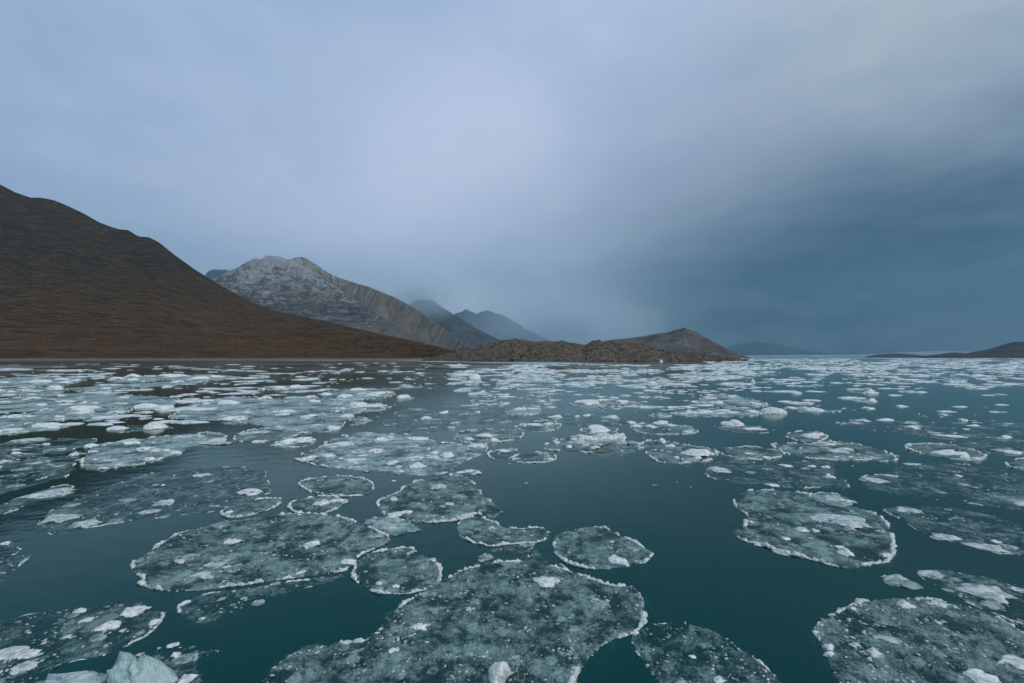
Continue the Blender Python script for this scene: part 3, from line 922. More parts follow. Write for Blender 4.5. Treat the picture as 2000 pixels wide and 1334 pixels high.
floe('pan', 'round rimmed pancake floe with two small white lumps near its front edge',
     '686,1116 700,1095 730,1080 776,1072 806,1070 832,1086 856,1102 862,1116 858,1140 838,1151 800,1160 750,1161 714,1152 694,1136', [(742, 1141, 17, .45), (775, 1147, 20, .4), (800, 1080, 32, .15), (845, 1095, 18, .4)])
floe('pale', 'small pale frosted floe wedged right of the big left floe', '711,1019 735,1012 772,1013 802,1021 815,1031 800,1043 770,1047 740,1040 724,1030', [(765, 1029, 60, .18)])
floe('rough', 'big broad rough floe on the left with white knobs and rimmed left margin',
     '252,1112 262,1098 298,1072 322,1056 362,1039 430,1023 520,1009 590,1003 652,1008 694,1020 724,1030 756,1045 763,1056 742,1068 706,1086 690,1104 672,1117 622,1125 560,1132 480,1143 402,1153 340,1156 292,1149 270,1141 276,1130 258,1119',
     [(455, 1060, 38, .4), (605, 1066, 40, .35), (352, 1098, 30, .3), (392, 1126, 52, .25), (420, 1105, 60, .12), (680, 1098, 40, .3)], fringe=0.24)
floe('slush', 'small grey lobe of ice hanging below the big left floe', '346,1186 360,1170 400,1160 452,1152 482,1155 472,1176 452,1196 420,1213 390,1220 360,1207', [(360, 1178, 22, .35), (395, 1210, 16, .4)], fringe=0.06)
floe('slush', 'dull submerged skirt of thin ice under the big left floe margin', '420,1160 520,1142 600,1132 680,1120 690,1124 640,1140 560,1158 500,1180 470,1190 460,1176')
floe('slush', 'long dark tilted floe on the left below the dark hill reflection',
     '70,1030 86,1006 112,990 160,970 222,945 292,925 380,915 462,912 516,917 519,932 534,957 510,969 470,985 430,997 380,1004 302,1013 222,1023 160,1034 112,1044 86,1039',
     [(490, 961, 60, .28), (115, 1012, 70, .16), (325, 982, 44, .25), (295, 1000, 36, .2), (165, 1024, 70, .12), (395, 928, 40, .2)])
floe('pan', 'narrow grey pancake with a dark hollow beside the long tilted floe', '430,1002 450,990 482,980 522,974 552,975 546,986 520,998 480,1009 446,1011', [(446, 1003, 20, .45)])
floe('pan', 'small rimmed oval with a white ridge left of the square floe', '563,988 575,979 610,972 650,970 673,978 666,991 640,1001 600,1006 572,999', [(625, 986, 42, .3), (636, 982, 20, .5)])
floe('pan', 'faint smooth grey floe directly below the big central lumpy floe', '582,946 596,938 640,932 690,932 722,940 732,953 720,966 680,970 622,970 600,958')
floe('rough', 'rounded square floe with a knobbly white right edge near the centre',
     '734,985 746,974 774,964 798,946 850,933 904,931 926,945 946,969 974,989 984,1000 972,1009 955,1011 930,1005 902,1016 850,1021 800,1020 760,1013 744,1001', [(771, 977, 18, .7), (778, 1006, 36, .3), (855, 952, 44, .2), (910, 1007, 32, .3)], fringe=0.05)
floe('pale', 'big central lumpy floe crowded with white ice knobs',
     '572,896 586,888 622,874 652,856 702,845 752,848 802,850 852,862 902,868 941,866 953,875 940,889 906,903 880,920 858,928 800,929 730,924 660,915 610,908',
     [(930, 873, 42, .4), (815, 858, 46, .35), (600, 897, 40, .3), (735, 882, 40, .35), (815, 912, 44, .3), (668, 868, 50, .3), (690, 900, 30, .4), (765, 905, 30, .3), (850, 895, 28, .3), (640, 892, 34, .3), (745, 860, 32, .35)])
floe('pale', 'sliver of white ice off the right tip of the big central floe', '878,926 900,920 930,918 937,924 910,930 884,932', [(915, 922, 28, .3)])
floe('pan', 'rounded thin rimmed floe with a white knob at its lower left corner', '889,853 900,843 940,839 1000,840 1023,846 1015,856 985,863 940,867 905,864', [(916, 859, 22, .5), (944, 851, 34, .35)])
floe('pan', 'smaller left one of a touching pair of little ovals in the centre', '951,889 964,879 990,876 1014,882 1008,892 985,897 962,896', [(985, 881, 26, .3)])
floe('pan', 'larger right one of a touching pair of little ovals in the centre', '1000,898 1010,888 1040,884 1076,888 1088,896 1066,903 1034,905 1008,903', [(1074, 897, 20, .3)])
floe('rough', 'floe carrying the tallest white ice block, right of centre',
     '1060,872 1080,862 1110,855 1140,851 1200,855 1240,865 1251,875 1236,886 1180,886 1120,883 1075,880', [(1160, 875, 22, .4)])
BLOCK_FLOE = bpy.data.objects[[o.name for o in bpy.data.objects if o.get('label', '').startswith('floe carrying the tallest')][0]]
floe('pale', 'white domed ice cake just behind the tallest white block', '1132,842 1150,836 1180,834 1205,838 1200,846 1170,848 1142,847', [(1172, 842, 54, .42)])
floe('rough', 'lumpy floe with a long white slab on its right, touching the block floe',
     '1250,871 1262,862 1290,859 1330,868 1380,876 1402,886 1390,899 1350,905 1300,905 1270,894', [(1295, 864, 20, .8), (1362, 886, 66, .3), (1310, 872, 26, .3)])
floe('pan', 'smooth grey oval between the lumpy floe and the long pointed floe', '1392,878 1410,873 1470,873 1516,880 1532,888 1510,897 1460,898 1420,891', [(1500, 895, 22, .3)])
floe('rough', 'long floe tapering to a white point on its right side', '1505,869 1540,866 1600,866 1628,862 1662,866 1710,876 1745,890 1753,898 1735,902 1680,900 1600,898 1555,893 1525,881', [(1632, 882, 50, .22), (1628, 864, 14, .5), (1690, 896, 26, .25)])
floe('pan', 'small rimmed oval with a pale heap, above the long pointed floe', '1532,851 1545,845 1575,842 1610,846 1618,853 1600,863 1570,864 1545,858', [(1582, 853, 44, .35), (1600, 850, 20, .5)])
floe('slush', 'wide dark floe with white blocks near its right end, below the smooth oval',
     '1373,923 1380,910 1405,900 1450,897 1540,900 1602,902 1630,905 1633,918 1650,935 1659,951 1650,958 1600,952 1560,955 1500,948 1440,945 1400,938', [(1612, 913, 17, .5), (1585, 911, 17, .4), (1536, 910, 24, .3), (1620, 932, 24, .3), (1404, 918, 50, .2), (1510, 948, 24, .3)])
floe('rough', 'big round rough floe with a notch in its left side and a long white slab',
     '1430,976 1440,965 1470,958 1530,960 1582,966 1622,976 1682,996 1722,1012 1742,1040 1746,1080 1738,1096 1700,1104 1660,1112 1622,1106 1582,1094 1540,1084 1500,1071 1450,1056 1431,1041 1440,1033 1455,1022 1456,1004 1440,995',
     [(1650, 1020, 100, .16), (1652, 1083, 36, .5), (1524, 1078, 42, .25), (1466, 1022, 14, .9), (1640, 1070, 22, .4), (1720, 1040, 26, .3)], fringe=0.26)
floe('pale', 'white oval ice cake overlapping the top of the notched floe', '1578,968 1610,964 1650,971 1670,983 1650,991 1620,988 1594,979', [(1630, 977, 56, .22)])
floe('slush', 'large dark floe at the right edge with one round white disc',
     '1678,942 1690,930 1722,925 1752,912 1792,905 1852,905 1932,913 1992,928 2060,945 2090,990 2000,998 1900,985 1820,975 1750,965 1700,955', [(1872, 930, 18, .3), (1705, 938, 52, .18), (1735, 929, 36, .2), (1990, 985, 26, .4), (1780, 907, 40, .2)])
floe('slush', 'streaked dull floe at the right edge above the sharp rimmed pair',
     '1725,994 1780,989 1850,990 1922,1003 2000,1026 2080,1052 2070,1090 2000,1084 1940,1081 1872,1066 1800,1041 1760,1016', [(1782, 1000, 44, .25), (1845, 1050, 60, .2), (1922, 1070, 60, .2), (1944, 1058, 18, .4)])
floe('pan', 'rimmed canoe shaped floe carrying a white heap near the right edge', '1767,873 1780,867 1832,868 1882,873 1916,885 1926,893 1906,899 1860,897 1810,889 1778,880', [(1852, 886, 60, .3), (1776, 871, 16, .4)])
floe('slush', 'long flat grey floe fading out to the right edge, pointed at its left',
     '1633,825 1660,819 1720,820 1790,824 1860,826 1950,826 2040,830 2060,866 1960,869 1880,862 1800,851 1720,842 1660,833', [(1685, 822, 30, .3), (1728, 821, 32, .3), (1785, 836, 30, .3), (1880, 821, 18, .4), (1900, 832, 26, .3), (1860, 852, 50, .12)])
floe('slush', 'thin wet sheet with a white lower lip directly under the long flat floe', '1855,866 1880,862 1950,871 2050,880 2060,902 1980,891 1900,881', [(1960, 881, 40, .2)])
floe('slush', 'pale thin streak of ice above the long flat floe', '1782,812 1800,808 1850,810 1862,813 1830,815 1795,815', [(1845, 811, 20, .3)])
floe('pan', 'clipped rimmed floe peeking in at the right edge', '1962,904 1990,896 2050,900 2070,928 2000,921 1975,913')
floe('rough', 'bottom right rough floe with a beaded white rim and many pale lumps',
     '1590,1232 1600,1212 1640,1190 1682,1176 1740,1170 1802,1170 1852,1176 1922,1196 2000,1236 2100,1290 2170,1400 1900,1450 1720,1420 1640,1336 1606,1272',
     [(1768, 1186, 42, .5), (1840, 1184, 52, .25), (1708, 1280, 34, .7), (1742, 1254, 50, .2), (1664, 1260, 30, .25), (1985, 1296, 70, .3), (1915, 1326, 56, .4), (1620, 1280, 26, .5), (1790, 1230, 34, .2), (1835, 1216, 40, .15), (1665, 1190, 12, .8), (1625, 1203, 14, .8), (1605, 1222, 12, .7), (1870, 1275, 40, .2)], fringe=0.05)
floe('slush', 'dark streaked floe with a big white patch, above the beaded bottom right floe',
     '1788,1117 1830,1112 1892,1120 1962,1135 2080,1162 2130,1290 2010,1232 1925,1193 1850,1160', [(1918, 1158, 90, .2), (1822, 1122, 46, .2), (1990, 1152, 30, .25)])
floe('slush', 'curved sliver with a white lip between the notched and beaded floes', '1720,1126 1745,1124 1775,1136 1792,1150 1770,1148 1740,1138', [(1752, 1131, 52, .2)])
floe('slush', 'sunken dark floe with black hollows at the bottom, right of the largest floe',
     '1229,1242 1252,1226 1290,1216 1340,1216 1402,1236 1472,1282 1540,1346 1520,1410 1330,1410 1286,1340 1256,1292 1233,1262', [(1240, 1236, 22, .4), (1353, 1283, 14, .4), (1402, 1330, 30, .3)], fringe=0.10)
floe('slush', 'wrinkled floe cut off by the left edge, one white knob on top', '-70,1062 -10,1052 20,1055 46,1075 61,1086 32,1112 0,1142 -70,1182', [(10, 1062, 22, .6)])
floe('slush', 'sprawling dark slush sheet in the bottom left corner, streaked with white slabs',
     '-90,1240 0,1212 100,1192 200,1184 276,1176 322,1198 304,1230 250,1262 190,1285 110,1302 60,1334 0,1370 -120,1360', [(262, 1195, 46, .3), (305, 1216, 22, .5), (20, 1276, 64, .3), (55, 1278, 34, .3), (45, 1305, 54, .25), (165, 1213, 30, .3), (130, 1245, 26, .2)])
floe('slush', 'lacy broken ice round the glassy block in the bottom left', '232,1310 270,1280 316,1262 352,1255 378,1264 430,1270 396,1284 392,1302 404,1320 380,1345 320,1370 250,1370', [(365, 1327, 40, .3), (338, 1260, 24, .3)])
floe('pale', 'frosted floe below the peaked lump on the left, jagged white front edge',
     '155,906 170,886 182,870 252,861 332,851 402,845 442,850 426,863 380,873 346,888 290,904 220,915 170,918', [(180, 872, 24, .4), (420, 866, 60, .2), (250, 862, 40, .2), (370, 853, 60, .2), (300, 880, 30, .25), (215, 900, 36, .2)])
floe('slush', 'narrow ice strip leading to the peaked lump on the left', '200,841 240,833 300,828 345,834 320,840 280,842 222,846', [(307, 836, 44, .55), (232, 838, 40, .3)])
floe('slush', 'broad dull sheet at the left edge below the dark reflection of the hill', '-90,880 0,866 40,860 90,857 190,858 168,880 150,905 100,930 0,955 -90,978', [(60, 861, 56, .2), (5, 903, 26, .3), (90, 868, 20, .3)])
floe('slush', 'thin bent ribbon of ice running to the left edge below the dull sheet', '-60,962 30,940 92,920 150,911 132,930 62,950 0,966 -60,986')
floe('slush', 'streaky strip with a white back beside the long dark tilted floe', '-60,1002 0,985 62,962 128,947 141,955 92,975 22,1000 -60,1024', [(95, 965, 70, .2)])
floe('pan', 'pale rounded floe just left of the bright crusted raft', '455,856 470,846 510,837 560,838 591,845 560,856 520,862 480,865', [(505, 846, 44, .2)])
floe('pale', 'bright white crusted raft with a jagged top on the left of centre', '525,869 550,862 600,857 619,860 600,871 560,875 536,872', [(585, 862, 54, .45), (560, 866, 40, .45), (610, 860, 18, .3), (545, 869, 26, .3)])
floe('pale', 'wide pale ice field left of centre above the bright crusted raft',
     '328,815 362,801 402,785 452,775 502,777 562,779 642,780 702,785 722,795 682,816 664,838 610,846 560,846 540,838 470,826 400,821', [(455, 820, 60, .3), (450, 788, 50, .25), (650, 838, 30, .5), (560, 805, 30, .3), (700, 790, 40, .3), (395, 800, 60, .15), (600, 815, 40, .25), (515, 780, 30, .4)])
floe('pale', 'heaped white ice edge at the right end of the wide pale field', '648,800 690,790 730,788 765,794 742,802 700,806 660,806', [(700, 794, 44, .35), (728, 794, 44, .3)])
floe('slush', 'faint thin sheet dotted with white crumbs in front of the moraine reflection', '748,832 772,806 812,796 882,793 962,795 1002,800 1022,815 980,826 900,830 820,836', [(870, 806, 16, .5), (932, 806, 14, .6), (866, 807, 20, .3), (890, 826, 22, .2)])
floe('pan', 'tiny clear ringed oval floating in the brown reflection', '682,820 690,815 712,816 722,822 712,827 692,826')
floe('slush', 'grey half moon floe above the right half of the central lumpy floe', '763,843 790,829 830,825 882,828 891,838 840,845 790,849')
floe('pan', 'small oval with white crest left of the block floe and behind', '1005,836 1030,826 1070,822 1096,830 1080,841 1040,843', [(1040, 830, 40, .25), (1070, 828, 20, .4)])
floe('pale', 'small crumbly floe behind the small crested oval', '984,808 1010,796 1045,793 1056,805 1022,813', [(1040, 799, 30, .25), (1015, 800, 30, .25)])
floe('slush', 'broken mosaic floe spanning behind the tallest white block', '1023,817 1060,808 1120,810 1202,812 1236,826 1150,832 1080,829', [(1198, 817, 34, .35), (1085, 815, 30, .4), (1145, 812, 22, .3), (1235, 826, 24, .3)])
floe('pale', 'white capped raft behind the mosaic floe', '1112,790 1140,783 1176,784 1190,790 1160,793 1122,793', [(1146, 788, 56, .35)])
floe('pale', 'crumbly trail of ice running right from the white capped raft', '1178,783 1200,779 1232,785 1256,789 1230,792 1190,790', [(1216, 786, 30, .3)])
floe('rough', 'lens shaped floe with pale lumps right of the tallest block', '1230,836 1250,828 1300,827 1350,835 1362,846 1310,849 1260,848', [(1272, 834, 28, .3), (1310, 832, 28, .3), (1345, 845, 26, .3)])
floe('pan', 'small bright lipped strip left of the knobbly long raft', '1268,812 1290,808 1312,812 1300,815 1275,815')
floe('pale', 'knobbly long raft lined with white humps, right of centre', '1308,809 1340,801 1400,798 1470,800 1489,808 1450,815 1380,814 1330,813', [(1378, 806, 28, .4), (1350, 807, 26, .35), (1430, 806, 26, .35), (1470, 806, 30, .4), (1405, 803, 24, .3)])
floe('slush', 'half sunken floe with a white hump, above the smooth grey oval', '1396,832 1420,825 1470,831 1515,842 1462,847 1410,841', [(1432, 829, 56, .3), (1470, 838, 40, .2)])
floe('pale', 'loose white crumbs massed behind the knobbly long raft', '1363,779 1420,772 1470,780 1502,792 1430,798 1388,790', [(1400, 788, 34, .25), (1430, 775, 26, .3), (1475, 790, 30, .3)])
floe('pale', 'low white bar of ice right of the bright pointed lump', '1532,799 1560,795 1642,803 1600,807 1552,804', [(1545, 798, 26, .35), (1590, 802, 44, .25)])
floe('slush', 'faint trailing streak at the right end of the low white bar', '1640,800 1668,796 1712,797 1700,801 1660,803', [(1695, 798, 26, .25)])
floe('pale', 'thin slanting white bar with a knob at its right end', '1635,777 1670,776 1712,783 1700,788 1660,783', [(1704, 785, 20, .35), (1660, 778, 40, .2)])
floe('pale', 'white bar with a bright round knob above the slanting bar', '1643,761 1670,760 1712,765 1700,770 1665,766', [(1698, 766, 20, .6)])
floe('pale', 'pale tapering tongue of ice at the left edge pointing right', '-70,836 0,832 72,828 132,827 139,831 92,840 0,849 -70,854', [(100, 832, 60, .2), (20, 840, 50, .2)])
floe('pale', 'knobbly white strip above the pale tongue on the left', '-70,818 24,812 60,806 132,800 242,797 256,803 202,815 102,822 20,832 -70,834', [(40, 815, 40, .3), (160, 807, 40, .3), (230, 805, 40, .2)])
floe('pale', 'broad streaky ice field on the far left above the knobbly strip', '-70,790 0,782 60,772 152,768 262,772 345,778 340,790 262,796 200,796 82,802 -70,806', [(240, 778, 22, .45), (130, 785, 36, .25), (290, 795, 46, .3), (60, 780, 30, .3), (170, 798, 60, .2)])
floe('pale', 'single bright white bar at the tip of the knobbly strip', '294,800 310,797 335,796 338,800 320,803 300,803', [(320, 799, 42, .35)])
floe('pale', 'streaked ice strip on the far left with one thick white slab', '-70,768 0,760 90,757 130,760 128,765 60,770 -70,778', [(108, 761, 40, .4), (50, 763, 26, .35)])
floe('pale', 'long thin line of ice slanting across the brown reflection on the left', '130,760 220,753 330,746 392,747 330,753 240,760 180,766', [(345, 747, 24, .3)])
floe('pale', 'grey streaked field at the far left edge nearest the hill shore', '-70,752 0,740 90,735 172,739 122,752 20,757 -70,760', [(80, 747, 40, .25), (120, 742, 30, .3)])
floe('pale', 'white humped raft before the middle of the hill shore', '214,744 250,735 302,736 322,742 270,747', [(258, 737, 30, .45), (225, 742, 36, .3), (262, 743, 24, .35)])
floe('pale', 'white raft with a rounded hump, right of the humped raft', '320,740 390,732 450,734 474,738 420,743 350,744', [(424, 737, 26, .55), (340, 735, 60, .2), (395, 740, 40, .25)])
floe('pale', 'isolated ragged white raft in the dark brown reflection', '628,774 650,763 702,759 752,761 774,770 742,778 672,783 640,780', [(640, 771, 26, .3), (730, 772, 50, .25), (700, 762, 40, .2), (670, 776, 30, .3)])
floe('pale', 'little white cake right of the ragged raft', '772,776 790,773 808,776 800,780 784,780', [(790, 776, 32, .3)])
floe('pale', 'single long white streak alone left of the ragged raft', '508,760 540,758 590,756 606,758 570,761 530,762', [(580, 757, 34, .3), (545, 759, 30, .25)])


# ---- free blocks of ice standing clear of the sheets
def block(name, label, cat, px, py, wpx, height, seed, mat, flat=1.0, base=None, yaw=0.0, depth=0.8, peaks=(), parent=None):
    X0, Y0 = put(px, py)
    rad = wpx * 0.5 * Y0 / FOC
    V, F = base or (IV4, IF4)
    me = lump_mesh(name, seed, (V, F), mat, 1.0, 0.75)
    co = np.empty(len(me.vertices) * 3, np.float32); me.vertices.foreach_get('co', co); co = co.reshape(-1, 3)
    s = np.abs(co[:, 0]).max()
    co = co / np.array([s, np.abs(co[:, 1]).max(), co[:, 2].max()])
    for (qx, qw, qh) in peaks:
        co[:, 2] *= 1 + (qh - 1) * np.exp(-((co[:, 0] - qx) / qw) ** 2)
    co *= np.array([rad, rad * depth, height])
    co += 0.02 * rad * np.stack([fbm(co[:, 0] * 9 / rad, co[:, 1] * 9 / rad + co[:, 2] * 5 / rad, 3, seed + k) for k in range(3)], 1)
    me.vertices.foreach_set('co', co.ravel().astype(np.float32)); me.update()
    o = link(name, me, parent, (X0, Y0, 0) if parent is None else (X0 - parent.location[0], Y0 - parent.location[1], 0.0))
    o.rotation_euler = (0, 0, yaw)
    if parent is not None:
        return o
    tag(o, label, cat, 'ice blocks standing clear of the floes')
    FLOES.append(np.array([(px - wpx / 2, py - 2), (px + wpx / 2, py - 2), (px + wpx / 2, py + 3), (px - wpx / 2, py + 3)]))
    return o


block('ice_block', '', '', 1168, 866, 112, 0.46, 531, M_LUMP, depth=0.35, peaks=((0.78, 0.16, 2.1), (0.2, 0.3, 1.15)), parent=BLOCK_FLOE)
block('ice_block', 'glassy teal ice block with a notched crest in the bottom left corner', 'ice block', 272, 1350, 165, 0.40, 501, M_BERG, depth=0.75, peaks=((-0.35, 0.35, 1.25), (0.5, 0.5, 0.85)))
block('ice_block', 'low smooth teal ice dome left of the notched glassy block', 'ice block', 140, 1352, 160, 0.20, 507, M_BERG, depth=0.8)
block('ice_block', 'bright white pointed ice lump beside the knobbly long raft', 'ice block', 1510, 807, 52, 0.36, 512, M_LUMP, depth=0.7, peaks=((-0.2, 0.3, 1.5),))
block('ice_block', 'tall white bergy bit with a dark reflection, left of centre near the shore', 'ice block', 926, 741, 30, 0.95, 515, M_LUMP, base=(IV3, IF3), peaks=((0.4, 0.4, 1.4),))
block('ice_block', 'flat white bergy bit touching the left of the tall one', 'ice block', 895, 735, 34, 0.6, 517, M_LUMP, base=(IV3, IF3))
block('ice_block', 'round white bergy bit far out right of the moraine point', 'ice block', 1470, 747, 11, 0.55, 520, M_LUMP, base=(IV3, IF3))
block('ice_block', 'white ice block stranded at the foot of the moraine', 'ice block', 1291, 706.6, 9, 2.0, 523, M_LUMP, base=(IV3, IF3))
block('ice_block', 'smooth white lozenge of ice alone in open water on the right', 'ice block', 1760, 794, 24, 0.13, 525, M_LUMP, base=(IV3, IF3))
block('ice_block', 'smooth white disc of ice in open water, right of the pointed lump', 'ice block', 1556, 769, 24, 0.2, 527, M_LUMP, base=(IV3, IF3))


# ---- small floes of the middle distance: individuals, then the uncountable rest
def small_variant(seed, nseg=22, nring=6):
    r = np.random.default_rng(seed)
    th = np.linspace(0, 2 * math.pi, nseg, endpoint=False)
    rad = 1 + 0.28 * np.sin(th * 2 + r.uniform(0, 6)) * r.uniform(0.3, 1) + 0.16 * np.sin(th * 3 + r.uniform(0, 6)) + 0.10 * r.standard_normal(nseg)
    V = [(0, 0, 0)]; hts = r.uniform(0.2, 1.0)
    rings = np.linspace(1 / nring, 1.0, nring)
    lob = [(r.uniform(-0.6, 0.6), r.uniform(-0.6, 0.6), r.uniform(0.28, 0.55), r.uniform(0.2, 0.8)) for _ in range(4)]
    pts = []
    for q in rings:
        for t_, rr in zip(th, rad):
            pts.append((math.cos(t_) * q * rr, math.sin(t_) * q * rr, q))
    V = [(0.0, 0.0, 0.0)] + pts
    V = np.array(V)
    q = V[:, 2].copy()
    z = 0.14 + 0.10 * fbm(V[:, 0] * 3 + seed, V[:, 1] * 3, 3, seed)
    for lx, ly, lw, lh in lob:
        z = z + lh * np.exp(-((V[:, 0] - lx) ** 2 + (V[:, 1] - ly) ** 2) / lw ** 2)
    z = np.minimum(z, 0.62 + 0.25 * (z - 0.62))
    z = np.where(q > 0.9, -0.25, np.where(q > 0.78, np.minimum(z, 0.30), z))
    V[:, 2] = z
    F = [(0, 1 + i, 1 + (i + 1) % nseg) for i in range(nseg)]
    for k in range(nring - 1):
        for i in range(nseg):
            a = 1 + k * nseg + i; b = 1 + k * nseg + (i + 1) % nseg
            F += [(a, a + nseg, b + nseg), (a, b + nseg, b)]
    return V, np.array(F)


SV = [small_variant(900 + i) for i in range(10)]
SM = []
for i, (V, F) in enumerate(SV):
    SM.append(mesh_np('small_floe', V, F, M_BRASH, True))
SLOW = [small_variant(960 + i, 9, 3) for i in range(8)]


def in_any(x, y):
    for P in FLOES:
        if P[:, 0].min() <= x <= P[:, 0].max() and P[:, 1].min() <= y <= P[:, 1].max():
            if poly_inside(np.array([x]), np.array([y]), P)[0]:
                return True
    return False


# zones in the photograph: (x0, x1, y0, y1, how many, width range, label)
ZONES = [
    (0, 560, 712, 736, 26, (36, 100), 'thin white strip in the brown reflection under the hill', False),
    (0, 640, 736, 830, 30, (26, 80), 'small pale floe between the left ice fields', False),
    (560, 920, 709, 765, 34, (14, 44), 'little white floe off the gravel beach', False),
    (900, 1400, 715, 748, 46, (18, 60), 'white floe in the crowded ice before the moraine ridge', True),
    (900, 1420, 748, 800, 26, (18, 60), 'small floe below the crowded moraine ice', False),
    (1420, 2000, 712, 745, 46, (18, 60), 'white floe in the distant pack on the right', True),
    (1420, 2000, 745, 815, 22, (16, 52), 'small floe in open grey water on the right', False),
]
ONES = 'first second third fourth fifth sixth seventh eighth ninth tenth eleventh twelfth thirteenth fourteenth fifteenth sixteenth seventeenth eighteenth nineteenth'.split()


def ordinal(i):
    if i <= 19:
        return ONES[i - 1]
    t_, u = divmod(i, 10)
    tens = {2: 'twent', 3: 'thirt', 4: 'fort'}[t_]
    return tens + 'ieth' if u == 0 else tens + 'y-' + ONES[u - 1]


for (x0, x1, y0, y1, n, (w0, w1), label, crowd) in ZONES:
    made = []; tries = 0
    while len(made) < n and tries < n * 30:
        tries += 1
        x, y = rng.uniform(x0, x1), y0 + (y1 - y0) * rng.random() ** 1.15
        if in_any(x, y):
            continue
        X0, Y0 = put(x, y)
        wpx = (w0 + (w1 - w0) * rng.random() ** 1.8) * (0.65 + 0.45 * (y - 705) / 60)
        hw = wpx * 0.5 * Y0 / FOC
        o = link('small_ice_floe', SM[rng.integers(len(SM))], None, (float(X0), float(Y0), 0))
        hgt = min(rng.uniform(0.07, 0.20) * min(1.8, 0.6 + Y0 / 130.0), 0.17 * hw)
        o.scale = (hw, max(hw * rng.uniform(0.45, 1.0), 0.3), hgt)
        o.rotation_euler = (0, 0, rng.uniform(-0.25, 0.25) + (math.pi if rng.random() < .5 else 0))
        made.append((x, o))
    for i, (x, o) in enumerate(sorted(made, key=lambda q: q[0])):
        tag(o, label if crowd else label + ', ' + ordinal(i + 1) + ' from the left', 'ice floe', 'small floes: ' + label)


def brash():
    Vs, Fs = [], []
    off = 0

    def add(x, y, wpx, hmul=1.0):
        nonlocal off
        X0, Y0 = put(x, y)
        V, F = SLOW[rng.integers(len(SLOW))]
        hw = wpx * 0.5 * Y0 / FOC
        a = rng.uniform(-0.3, 0.3)
        v = V * np.array([hw, hw * rng.uniform(0.4, 1.1), min(rng.uniform(0.04, 0.14) * min(3.0, 0.7 + Y0 / 160.0), hw * 0.22)])
        v = np.stack([v[:, 0] * math.cos(a) - v[:, 1] * math.sin(a) + X0, v[:, 0] * math.sin(a) + v[:, 1] * math.cos(a) + Y0, v[:, 2]], 1)
        Vs.append(v); Fs.append(F + off); off += len(v)

    def field(n, x0, x1, y0, y1, w0, w1, power, thr, sc=0.012):
        k = 0
        while k < n:
            x = rng.uniform(x0, x1); y = y0 + (y1 - y0) * rng.random() ** power
            nz = float(perlin(np.array([x * sc]), np.array([y * sc * 9]), 77)[0]) + 0.5 * float(perlin(np.array([x * sc * 3]), np.array([y * sc * 30]), 78)[0])
            if nz < thr:
                continue
            if y > 735 and in_any(x, y):
                k += 1
                continue
            add(x, y, w0 + (w1 - w0) * rng.random() ** 2.2)
            k += 1
    field(2600, 1380, 2250, 699.6, 722, 4, 26, 1.3, -0.35)         # far pack on the right
    field(900, 1400, 2150, 718, 760, 5, 30, 1.5, -0.05)
    field(1500, 880, 1460, 712, 752, 5, 30, 1.2, -0.10)            # in front of the moraine
    field(500, 900, 1460, 745, 800, 5, 24, 1.5, 0.05)
    field(200, -100, 900, 710, 760, 5, 30, 1.0, 0.0)             # under the hill
    field(260, -100, 700, 735, 830, 6, 36, 1.0, 0.10)
    field(50, 700, 2050, 790, 960, 4, 12, 1.6, 0.10)
    o = link('brash_ice', mesh_np('brash_ice', np.concatenate(Vs), np.concatenate(Fs), M_BRASH, True))
    o['kind'] = 'stuff'; o['label'] = 'countless small brash ice bits crowding the far water'; o['category'] = 'brash ice'


brash()

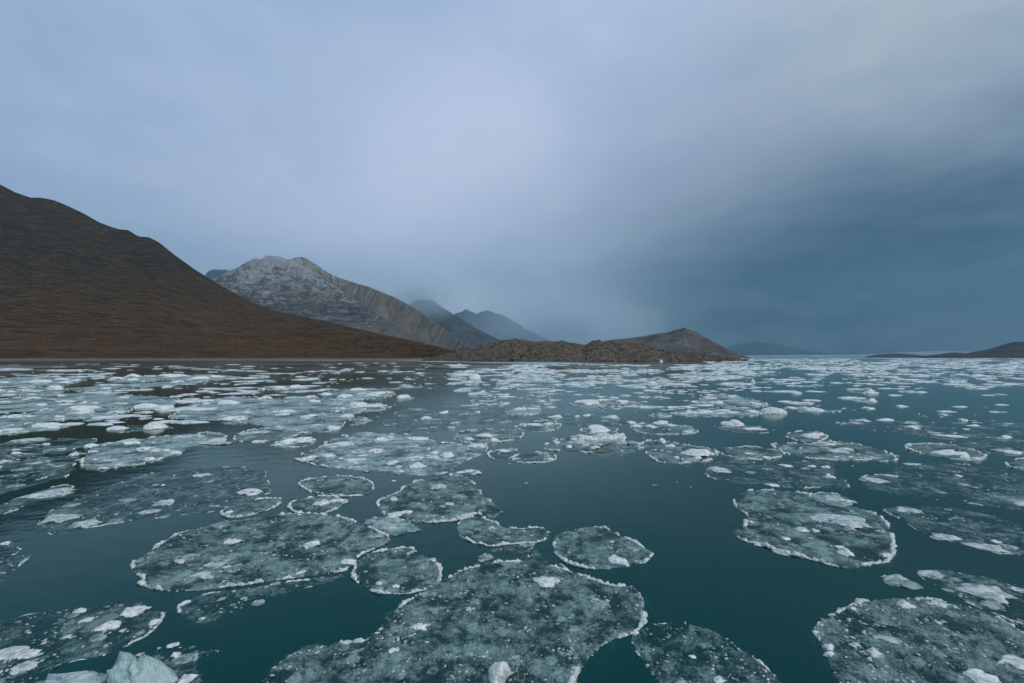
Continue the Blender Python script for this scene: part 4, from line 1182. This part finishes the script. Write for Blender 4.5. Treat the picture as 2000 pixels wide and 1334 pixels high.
# ------------------------------------------------------------------ the air
def haze():
    m = bpy.data.materials.new('cold_haze'); m.use_nodes = True
    t = NT(m.node_tree)
    p = t.n('ShaderNodeVolumePrincipled')
    p.inputs['Color'].default_value = (0.25, 0.44, 0.53, 1)
    p.inputs['Density'].default_value = 6.0e-5
    p.inputs['Anisotropy'].default_value = 0.2
    o = t.n('ShaderNodeOutputMaterial'); t.put(o.inputs['Volume'], p.outputs[0])
    x0, x1, y0, y1, z0, z1 = -15000, 15000, -500, 13500, -4.0, 2300.0
    V = np.array([(x, y, z) for z in (z0, z1) for y in (y0, y1) for x in (x0, x1)], float)
    F = np.array([(0, 2, 3, 1), (4, 5, 7, 6), (0, 1, 5, 4), (2, 6, 7, 3), (0, 4, 6, 2), (1, 3, 7, 5)])
    ob = link('haze', mesh_np('haze', V, F, m, False))
    ob['kind'] = 'stuff'; ob['label'] = 'cold blue haze over the fjord'; ob['category'] = 'haze'


haze()


def mist(name, label, px, py, dist, rx, ry, rz, dens, col):
    m = bpy.data.materials.new('mist_vapour'); m.use_nodes = True
    t = NT(m.node_tree)
    p = t.n('ShaderNodeVolumePrincipled')
    p.inputs['Color'].default_value = col + (1,)
    p.inputs['Density'].default_value = dens * 0.62
    o = t.n('ShaderNodeOutputMaterial'); t.put(o.inputs['Volume'], p.outputs[0])
    cz = CAMH + (HOR - py) / FOC * dist
    for i in range(9):                                       # thicker towards the heart, ragged outside
        f = 1.0 - 0.095 * i
        wob_ = 1 + 0.30 * fbm(IV4[:, 0] * 1.5 + i * 5.3 + IV4[:, 2], IV4[:, 1] * 1.5 + IV4[:, 2] * 1.2, 3, 700 + i)
        V = IV4 * f * wob_[:, None] * np.array([rx, ry, rz])
        ob = link(name if i == 0 else 'mist_heart', mesh_np(name, V, IF4, m, True), None if i == 0 else root, ((px - 1000) / FOC * dist, dist, cz) if i == 0 else (0, 0, 0))
        if i == 0:
            root = ob
    root['kind'] = 'stuff'; root['label'] = label; root['category'] = 'mist'


mist('mist', 'pale mist hanging in the valley behind the moraine ridge', 1090, 650, 8200, 2100, 900, 900, 2.2e-4, (0.78, 0.92, 1.0))
mist('mist', 'cloud clinging to the dark ridge behind the snowy mountain', 812, 580, 5300, 620, 450, 330, 4.6e-4, (0.86, 0.95, 1.0))
mist('mist', 'dark blue murk low over the head of the fjord', 1480, 672, 9300, 1900, 700, 420, 1.3e-4, (0.25, 0.44, 0.53))
